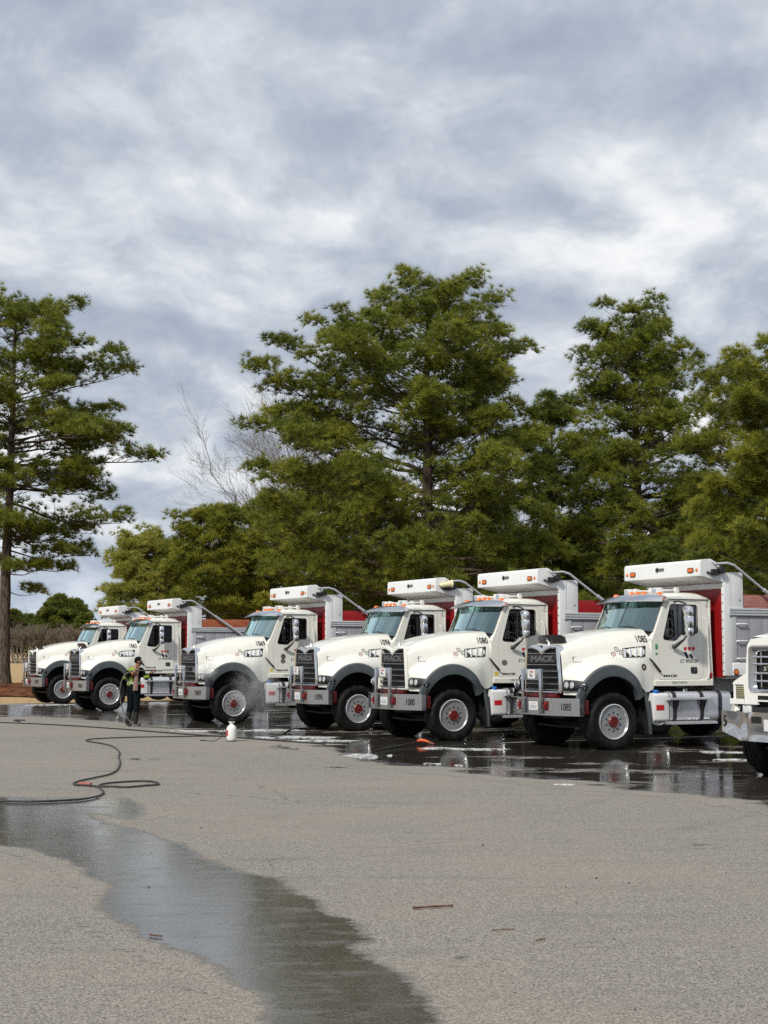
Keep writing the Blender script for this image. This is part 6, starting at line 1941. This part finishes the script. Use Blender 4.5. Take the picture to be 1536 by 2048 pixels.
def worker():
    gx, gy = pix_ground(266, 1453)
    root = empty('person', (gx, gy, 0))
    tag(root, 'person in black clothes and yellow hi-vis vest washing a truck with a lance', 'person')
    B = {'pelvis': ((0, .02, .93), (.155, .13), None), 'belly': ((.01, .01, 1.06), (.165, .125), 'pelvis'), 'chest': ((.02, 0, 1.26), (.175, .135), 'belly'),
         'collar': ((.045, 0, 1.405), (.11, .09), 'chest'), 'neck': ((.085, .005, 1.485), .056, 'collar'), 'skull': ((.125, .005, 1.585), (.085, .10), 'neck'), 'crown': ((.120, .005, 1.672), (.070, .085), 'skull'),
         'jaw': ((.185, .005, 1.545), .042, 'skull'),
         'lsh': ((-.10, .07, 1.395), .078, 'collar'), 'lel': ((-.215, -.10, 1.185), .056, 'lsh'), 'lwr': ((-.02, -.245, 1.315), .038, 'lel'), 'lpa': ((.045, -.262, 1.352), (.040, .022), 'lwr'),
         'rsh': ((.19, -.07, 1.39), .078, 'collar'), 'rel': ((.335, -.10, 1.165), .056, 'rsh'), 'rwr': ((.475, -.215, 1.325), .038, 'rel'), 'rpa': ((.525, -.245, 1.362), (.040, .022), 'rwr'),
         'lhp': ((-.075, .04, .87), .115, 'pelvis'), 'lkn': ((-.075, .04, .50), .085, 'lhp'), 'lcf': ((-.115, .07, .34), .082, 'lkn'), 'lan': ((-.150, .08, .11), .062, 'lcf'), 'lhe': ((-.165, .09, .052), .050, 'lan'), 'lto': ((-.03, .0, .042), .042, 'lhe'),
         'rhp': ((.085, -.02, .87), .115, 'pelvis'), 'rkn': ((.09, -.04, .50), .085, 'rhp'), 'rcf': ((.075, -.05, .34), .080, 'rkn'), 'ran': ((.075, -.05, .11), .062, 'rcf'), 'rhe': ((.065, -.045, .052), .050, 'ran'), 'rto': ((.215, -.10, .042), .042, 'rhe')}
    for side, sx in (('l', 1), ('r', 1)):
        p = np.array(B[side + 'pa'][0])
        for j, (a, b) in enumerate((((.030, -.020, .030), (.034, .012, .052)), ((.040, -.018, .014), (.050, .014, .036)), ((.042, -.016, -.004), (.054, .014, .016)), ((.036, -.012, -.022), (.048, .014, -.004)))):
            B['%sf%da' % (side, j)] = (tuple(p + np.array(a)), .0105, side + 'pa')
            B['%sf%db' % (side, j)] = (tuple(p + np.array(b)), .0085, '%sf%da' % (side, j))
        B[side + 'th'] = (tuple(p + np.array((-.010, .004, .032))), .011, side + 'pa')
        B[side + 'thb'] = (tuple(p + np.array((.014, .016, .052))), .009, side + 'th')
    me = skin_body(B)
    mats = ['skin', 'shirt', 'trousers', 'boots']
    me.materials.clear()
    for m_ in mats:
        me.materials.append(M[m_])
    for p in me.polygons:
        c = p.center
        if c.z < .36:
            k = 3
        elif c.z < .97:
            k = 2
        elif c.z > 1.455:
            k = 0
        else:
            k = 1
            if (Vector((.045, -.262, 1.352)) - c).length < .085 or (Vector((.525, -.245, 1.362)) - c).length < .085:
                k = 0
        p.material_index = k
        p.use_smooth = True
    body = link('body', me, root)
    # clothes and hair as thin shells lifted from the body
    def shell(name, mat, test, lift, par):
        bm = bmesh.new()
        bm.from_mesh(me)
        bm.normal_update()
        bmesh.ops.delete(bm, geom=[f for f in bm.faces if not test(f.calc_center_median(), f.normal)], context='FACES')
        for v in bm.verts:
            v.co += v.normal * lift
        m2 = bpy.data.meshes.new(name)
        bm.to_mesh(m2)
        bm.free()
        m2.materials.clear()
        m2.materials.append(M[mat])
        for p in m2.polygons:
            p.material_index = 0
        return link(name, m2, par)
    hv, n_ = MB(), 14
    for a in range(n_):
        ph0, ph1 = PI * a / n_, PI * (a + 1) / n_
        for b in range(18):
            t0, t1 = 2 * PI * b / 18, 2 * PI * (b + 1) / 18
            q = [(.108 + .104 * math.sin(p_) * math.cos(u_), .005 + .096 * math.sin(p_) * math.sin(u_), 1.628 + .098 * math.cos(p_)) for p_, u_ in ((ph0, t0), (ph0, t1), (ph1, t1), (ph1, t0))]
            c = np.mean(q, 0)
            if c[0] > .150 and c[2] < 1.662 or c[2] < 1.545:
                continue
            hv.add(q, [(0, 1, 2, 3)])
    hv.build('hair', M['hair'], root, smooth=80, merge=1e-4)
    shell('beard', 'hair', lambda c, n: 1.47 < c.z < 1.575 and c.x > .165, .008, root)
    torso = lambda c: abs(c.x - .03) < .30 and abs(c.y) < .2
    shell('waist_band', 'hivis', lambda c, n: 1.03 < c.z < 1.125 and torso(c), .016, root)
    shell('reflective_band', 'silver_tape', lambda c, n: 1.062 < c.z < 1.098 and torso(c), .020, root)
    shell('shoulder_yoke', 'hivis', lambda c, n: 1.38 < c.z < 1.45 and n.z > .15 and torso(c) and c.x < .06, .014, root)
    shell('vest_strap', 'hivis', lambda c, n: 1.10 < c.z < 1.40 and -.09 < c.x < -.02 and torso(c), .014, root)
    shell('sleeve_band', 'hivis', lambda c, n: .27 < c.x < .42 and 1.20 < c.z < 1.27, .010, root)
    shell('sleeve_band', 'hivis', lambda c, n: c.x < -.15 and 1.17 < c.z < 1.23, .010, root)
    # face
    eye = MB().lathe([(0, .012), (.009, .008), (.012, 0), (0, -.012)], 'z', (.196, -.034, 1.605), 8).lathe([(0, .012), (.009, .008), (.012, 0), (0, -.012)], 'z', (.196, .044, 1.605), 8)
    eye.build('eyes', M['hair'], root)
    MB().add([(.205, .005, 1.615), (.200, -.014, 1.575), (.200, .024, 1.575), (.236, .005, 1.578)], [(0, 1, 3), (0, 3, 2), (1, 2, 3), (0, 2, 1)]).build('nose', M['skin'], root, smooth=60)
    for s in (-1, 1):
        MB().lathe([(0, -.010), (.022, -.006), (.028, .004), (.012, .010), (0, .006)], 'y', (.125, .005 + s * .092, 1.59), 10).build('ear', M['skin'], root)
    # cloth hanging down the back from the shoulder
    rows = []
    for t in np.linspace(0, 1, 9):
        z = 1.44 - .55 * t
        x = .10 - .03 * t
        y = -.155 - .03 * math.sin(t * 2.6) - .03 * t
        rows.append([(x - .045 - .012 * t, y + .012, z), (x - .015, y - .014, z), (x + .015, y - .004, z), (x + .05 + .01 * t, y + .016, z)])
    g = MB().grid(rows)
    g.grid([[(p[0], p[1] + .008, p[2]) for p in r_] for r_ in rows], flip=True)
    g.build('hanging_cloth', M['rag'], root, smooth=60)
    return root, gx, gy
WK, WX, WY = worker()

def lance():
    root = empty('pressure_lance', (WX, WY, 0))
    tag(root, 'long thin black pressure washer lance held by the worker', 'washer lance')
    MB().tube([(-.05, -.262, 1.362), (.10, -.262, 1.374), (.16, -.262, 1.378)], [.022, .024, .016], 8).build('grip', M['black'], root)
    MB().tube([(.16, -.262, 1.378), (.56, -.252, 1.383), (.60, -.25, 1.384)], [.018, .018, .012], 8).build('insulated_tube', M['black'], root)
    MB().tube([(.60, -.25, 1.384), (1.30, .50, 1.40)], .009, 6).build('wand', M['dull_steel'], root)
    MB().tube([(1.30, .50, 1.40), (1.34, .545, 1.402)], [.016, .013], 8).build('nozzle', M['black'], root)
    MB().tube([(.0, -.262, 1.36), (.02, -.262, 1.30), (.015, -.262, 1.27)], [.016, .015, .017], 8).build('trigger', M['orange'], root)
lance()

def hose(name, pts, r, mat, label, n=8, z=None):
    P = catmull(pts, n)
    o = MB().tube([tuple(p) for p in P], r, 8).build(name, M[mat], smooth=80)
    tag(o, label, 'hose')
    return o
G = lambda px, py, z=.018: (*pix_ground(px, py, z), z)
hose('hose', [(WX - .05, WY - .262, 1.36), (WX - .20, WY - .28, 1.25), (WX - .275, WY - .30, 1.0), (WX - .285, WY - .30, .75), (WX - .20, WY - .32, .42), (WX - .02, WY - .36, .14), (WX + .20, WY - .40, .02), (WX + .5, WY - .55, .018), (WX + 1.2, WY - 1.3, .018)],
     .014, 'hose_grey', 'thin pale hose hanging from the worker lance to the wet ground')
hose('hose', [G(-60, 1602), G(0, 1602), G(60, 1603), G(120, 1601), G(165, 1598), G(195, 1592), G(206, 1586), G(204, 1579), G(197, 1573), G(205, 1568), G(240, 1564), G(290, 1562), G(314, 1565), G(314, 1569), G(290, 1571), G(255, 1574), G(225, 1573), G(200, 1573), G(175, 1571),
              G(155, 1570), G(147, 1567), G(158, 1562), G(190, 1555), G(220, 1548), G(235, 1538), G(240, 1524), G(237, 1514), G(239, 1506), G(235, 1499), G(224, 1492), G(205, 1487), G(180, 1483), G(172, 1480.5), G(185, 1478), G(220, 1476), G(280, 1474), G(350, 1473), G(420, 1472), G(455, 1472)],
     .0125, 'hose_black', 'long black hose winding over the dry asphalt in the left foreground')
hose('hose', [G(-60, 1443), G(0, 1445), G(60, 1447), G(130, 1450.5), G(200, 1455), G(270, 1460), G(330, 1465), G(400, 1470), G(450, 1473), G(540, 1480), G(600, 1484), G(650, 1488)],
     .014, 'hose_black', 'thin dark hose lying along the edge of the wet ground left of the sprayer bottle')
hose('hose', [G(40, 1443, .02), G(28, 1441, .02), G(33, 1440, .02), G(50, 1440.5, .02)], .016, 'hose_black', 'short loose hose end at the far left of the dry asphalt')
hose('hose', [G(540, 1474), G(556, 1472), G(566, 1468), G(578, 1461), G(600, 1457), G(640, 1456)], .018, 'hose_black', 'short black hose curving on the wet ground before truck 1096')
tp = MB().tube([(*pix_ground(158, 1570.2), .02), (*pix_ground(182, 1571.5), .02)], .024, 8).build('hose_coupling', M['red_tape'])
tag(tp, 'red taped coupling on the black hose at the left', 'coupling')

def sprayer():
    x, y = pix_ground(463, 1483)
    root = empty('pump_sprayer', (x, y, 0))
    tag(root, 'white plastic pump sprayer bottle standing on the asphalt edge', 'sprayer')
    MB().lathe([(.0, .0), (.082, 0), (.090, .012), (.088, .03), (.098, .045), (.104, .06), (.104, .24), (.100, .27), (.084, .305), (.052, .330), (.036, .342), (.034, .365)], 'z', seg=28).build('bottle', M['bottle'], root, smooth=40)
    MB().lathe([(.030, .352), (.034, .362), (.066, .392), (.070, .405), (.062, .405), (.03, .375), (0, .372)], 'z', seg=24).build('funnel', M['bottle'], root, smooth=50)
    MB().tube([(-.055, 0, .405), (-.05, 0, .440), (-.02, 0, .457), (.02, 0, .457), (.05, 0, .440), (.055, 0, .405)], .011, 7).tube([(0, 0, .37), (0, 0, .455)], .014, 8).build('pump_handle', M['black'], root, smooth=60)
    rows = [[(.1052 * math.cos(a), .1052 * math.sin(a), z) for a in np.linspace(R(165), R(232), 10)] for z in (.115, .235)]
    lab = MB().grid(rows).build('red_label', M['red_lens'], root, smooth=60)
    MB().lathe([(.092, .0), (.096, .006), (.096, .022), (.090, .026)], 'z', seg=28).build('base_ring', M['flare'], root)
    hx, hy = pix_ground(402, 1482)
    hp = catmull([(-.10, .0, .27), (-.16, -.01, .24), (-.20, -.02, .13), (-.26, -.03, .05), (-.38, -.02, .012), (hx - x + .05, hy - y, .012), (hx - x, hy - y - .02, .012)], 6)
    MB().tube([tuple(p) for p in hp], .008, 6).build('spray_hose', M['hose_black'], root, smooth=80)
    MB().tube([(hx - x - .02, hy - y + .03, .012), (hx - x + .09, hy - y - .05, .014)], .011, 6).build('spray_nozzle', M['black'], root)
sprayer()

def spray_gun():
    a, b = pix_ground(752, 1503), pix_ground(834, 1489)
    root = empty('spray_gun', (b[0], b[1], 0))
    tag(root, 'orange spray gun with a black wand lying on the wet ground', 'spray gun')
    d = np.array([b[0] - a[0], b[1] - a[1]])
    MB().tube([(a[0] - b[0], a[1] - b[1], .02), (-.3 * d[0], -.3 * d[1], .045), (0, 0, .06)], [.012, .014, .018], 8).build('wand', M['black'], root)
    MB().tube([(0, 0, .06), (.06, -.02, .085), (.16, -.06, .075), (.24, -.10, .05)], [.022, .034, .03, .02], 8).build('gun_body', M['orange'], root, smooth=60)
    MB().tube([(.10, -.03, .075), (.17, .03, .05), (.22, .06, .03)], [.02, .022, .018], 8).build('gun_handle', M['orange'], root, smooth=60)
    MB().tube([(.24, -.10, .05), (.30, -.14, .03), (.33, -.17, .018)], [.015, .012, .012], 8).build('hose_tail', M['red_tape'], root)
spray_gun()

# twig and bits on the dry asphalt
def twig(x0, y0, x1, y1, r_, label, seed):
    rs = random.Random(seed)
    a, b = np.array(pix_ground(x0, y0)), np.array(pix_ground(x1, y1))
    P = []
    for k in range(7):
        t = k / 6
        p = a + (b - a) * t
        P.append((p[0] + rs.uniform(-.005, .005), p[1] + rs.uniform(-.008, .008), .006 + r_))
    o = MB().tube(P, [r_ * (.6 + .5 * math.sin(k * 1.1 + 1) ** 2) for k in range(7)], 6).build('twig', M['brown_stick'])
    tag(o, label, 'twig', 'bits on the asphalt')
twig(826, 1820, 905, 1815, .009, 'straight reddish brown twig on the foreground asphalt', 1)
twig(1070, 1885, 1090, 1880, .005, 'small curled twig right of the long twig', 2)
twig(300, 1873, 322, 1876, .006, 'small dark twig at the stream edge', 3)
twig(985, 1863, 1030, 1861, .004, 'thin pale twig behind the small curled twig', 4)
def grit():
    rs = np.random.RandomState(31)
    n = 160
    V, F = [], []
    for k in range(n):
        py = 1480 + 568 * rs.uniform() ** 1.3
        px = rs.uniform(-20, 1556)
        x, y = pix_ground(px, py)
        s = rs.uniform(.003, .008) * (1 if rs.uniform() < .9 else 1.8)
        o = len(V)
        J = rs.uniform(.6, 1.3, 6)
        V += [(x + s * J[0], y, .004), (x, y + s * J[1], .004), (x - s * J[2], y, .004), (x, y - s * J[3], .004), (x, y, .004 + s * J[4])]
        F += [(o, o + 1, o + 4), (o + 1, o + 2, o + 4), (o + 2, o + 3, o + 4), (o + 3, o, o + 4)]
    o = link('grit', raw_mesh('grit', np.array(V), np.array(F), M['grit']))
    tag(o, 'scattered grit and leaf crumbs on the asphalt', kind='stuff')
M['grit'] = simple('grit', (0.06, 0.05, 0.042), .9, grime=.5, tint=(3, 3, 3))
grit()

# paper on the dashboards, camera box on a cab shield
MB().prism([(-1.06, .28), (-1.22, .22), (-1.30, .55), (-1.13, .60)], 'z', 2.18, 2.184).build('paper', M['paper'], T1085, smooth=0)
cb = MB().tube([(-2.12, 1.30, 3.40), (-2.14, 1.30, 3.42), (-2.38, 1.31, 3.46), (-2.42, 1.31, 3.46)], [.05, .06, .075, .10], 12)
cb.build('cream_cap', M['cream_plastic'], OB1096['body'], smooth=50)

# ------------------------------------------------------------------ spray and mist off the washed truck
def mist(name, mesh, loc, dens, label, scale):
    m, nt = mat_new(name + '_vapour')
    tc = nt.n('ShaderNodeTexCoord', 3)
    n1 = nt.noise(tc, scale, 5, .65, .6)
    ln = nt.n('ShaderNodeVectorMath', 1, _operation='LENGTH', i0=tc)
    fall = nt.math('SUBTRACT', 1.0, nt.step(ln, .25, 1.0))
    dd = nt.math('MULTIPLY', nt.math('MULTIPLY', nt.step(n1, .36, .72), fall), dens)
    v = nt.n('ShaderNodeVolumePrincipled', Color=(.95, .96, .97), Density=dd, Anisotropy=.2)
    finish(nt, None, vol=v)
    o = link(name, mesh)
    o.location = loc
    mesh.materials.clear()
    mesh.materials.append(m)
    tag(o, label, kind='stuff')
    return o
def ball():
    return MB().lathe([(max(1e-6, math.sin(t)), math.cos(t)) for t in np.linspace(0, PI, 13)], 'z', seg=20)
def local_to_world(o, x, y, z):
    return tuple(o.matrix_basis @ Vector((x, y, z)))
p = local_to_world(T1069, -.42, 1.35, .95)
ms = mist('mist', ball().mesh('mist', M['white'], merge=1e-5), p, 2.4, 'pale mist of spray round the front wheel of truck 1069', 1.6)
ms.scale = (.85, .55, .85)
p = local_to_world(T1069, -.85, 1.30, .55)
ms = mist('mist', ball().mesh('mist', M['white'], merge=1e-5), p, 1.5, 'thin mist drifting behind the front wheel of truck 1069', 1.8)
ms.scale = (.65, .5, .75)
tip = Vector((WX + 1.35, WY + .555, 1.402))
tgt = Vector(local_to_world(T1069, .62, 1.10, 1.36))
dv = tgt - tip
cone = MB().lathe([(1e-4, 0), (.10, .25), (.20, .55), (.26, .8), (.28, 1.0), (1e-4, 1.02)], 'z', seg=18).mesh('water_jet', M['white'], merge=1e-5)
m, nt = mat_new('water_jet_spray')
tc = nt.n('ShaderNodeTexCoord', 3)
v = nt.n('ShaderNodeVolumePrincipled', Color=(.96, .97, .98), Density=nt.math('MULTIPLY', nt.step(nt.noise(nt.mapping(tc, scale=(6, 6, 1.5)), 2, 3), .3, .75), 4.0), Anisotropy=.1)
finish(nt, None, vol=v)
cone.materials.clear()
cone.materials.append(m)
jet = link('water_jet', cone)
jet.location = tip
jet.rotation_euler = dv.to_track_quat('Z', 'Y').to_euler()
jet.scale = (1, 1, dv.length)
tag(jet, 'white fan of water spraying onto the nose of truck 1069', kind='stuff')
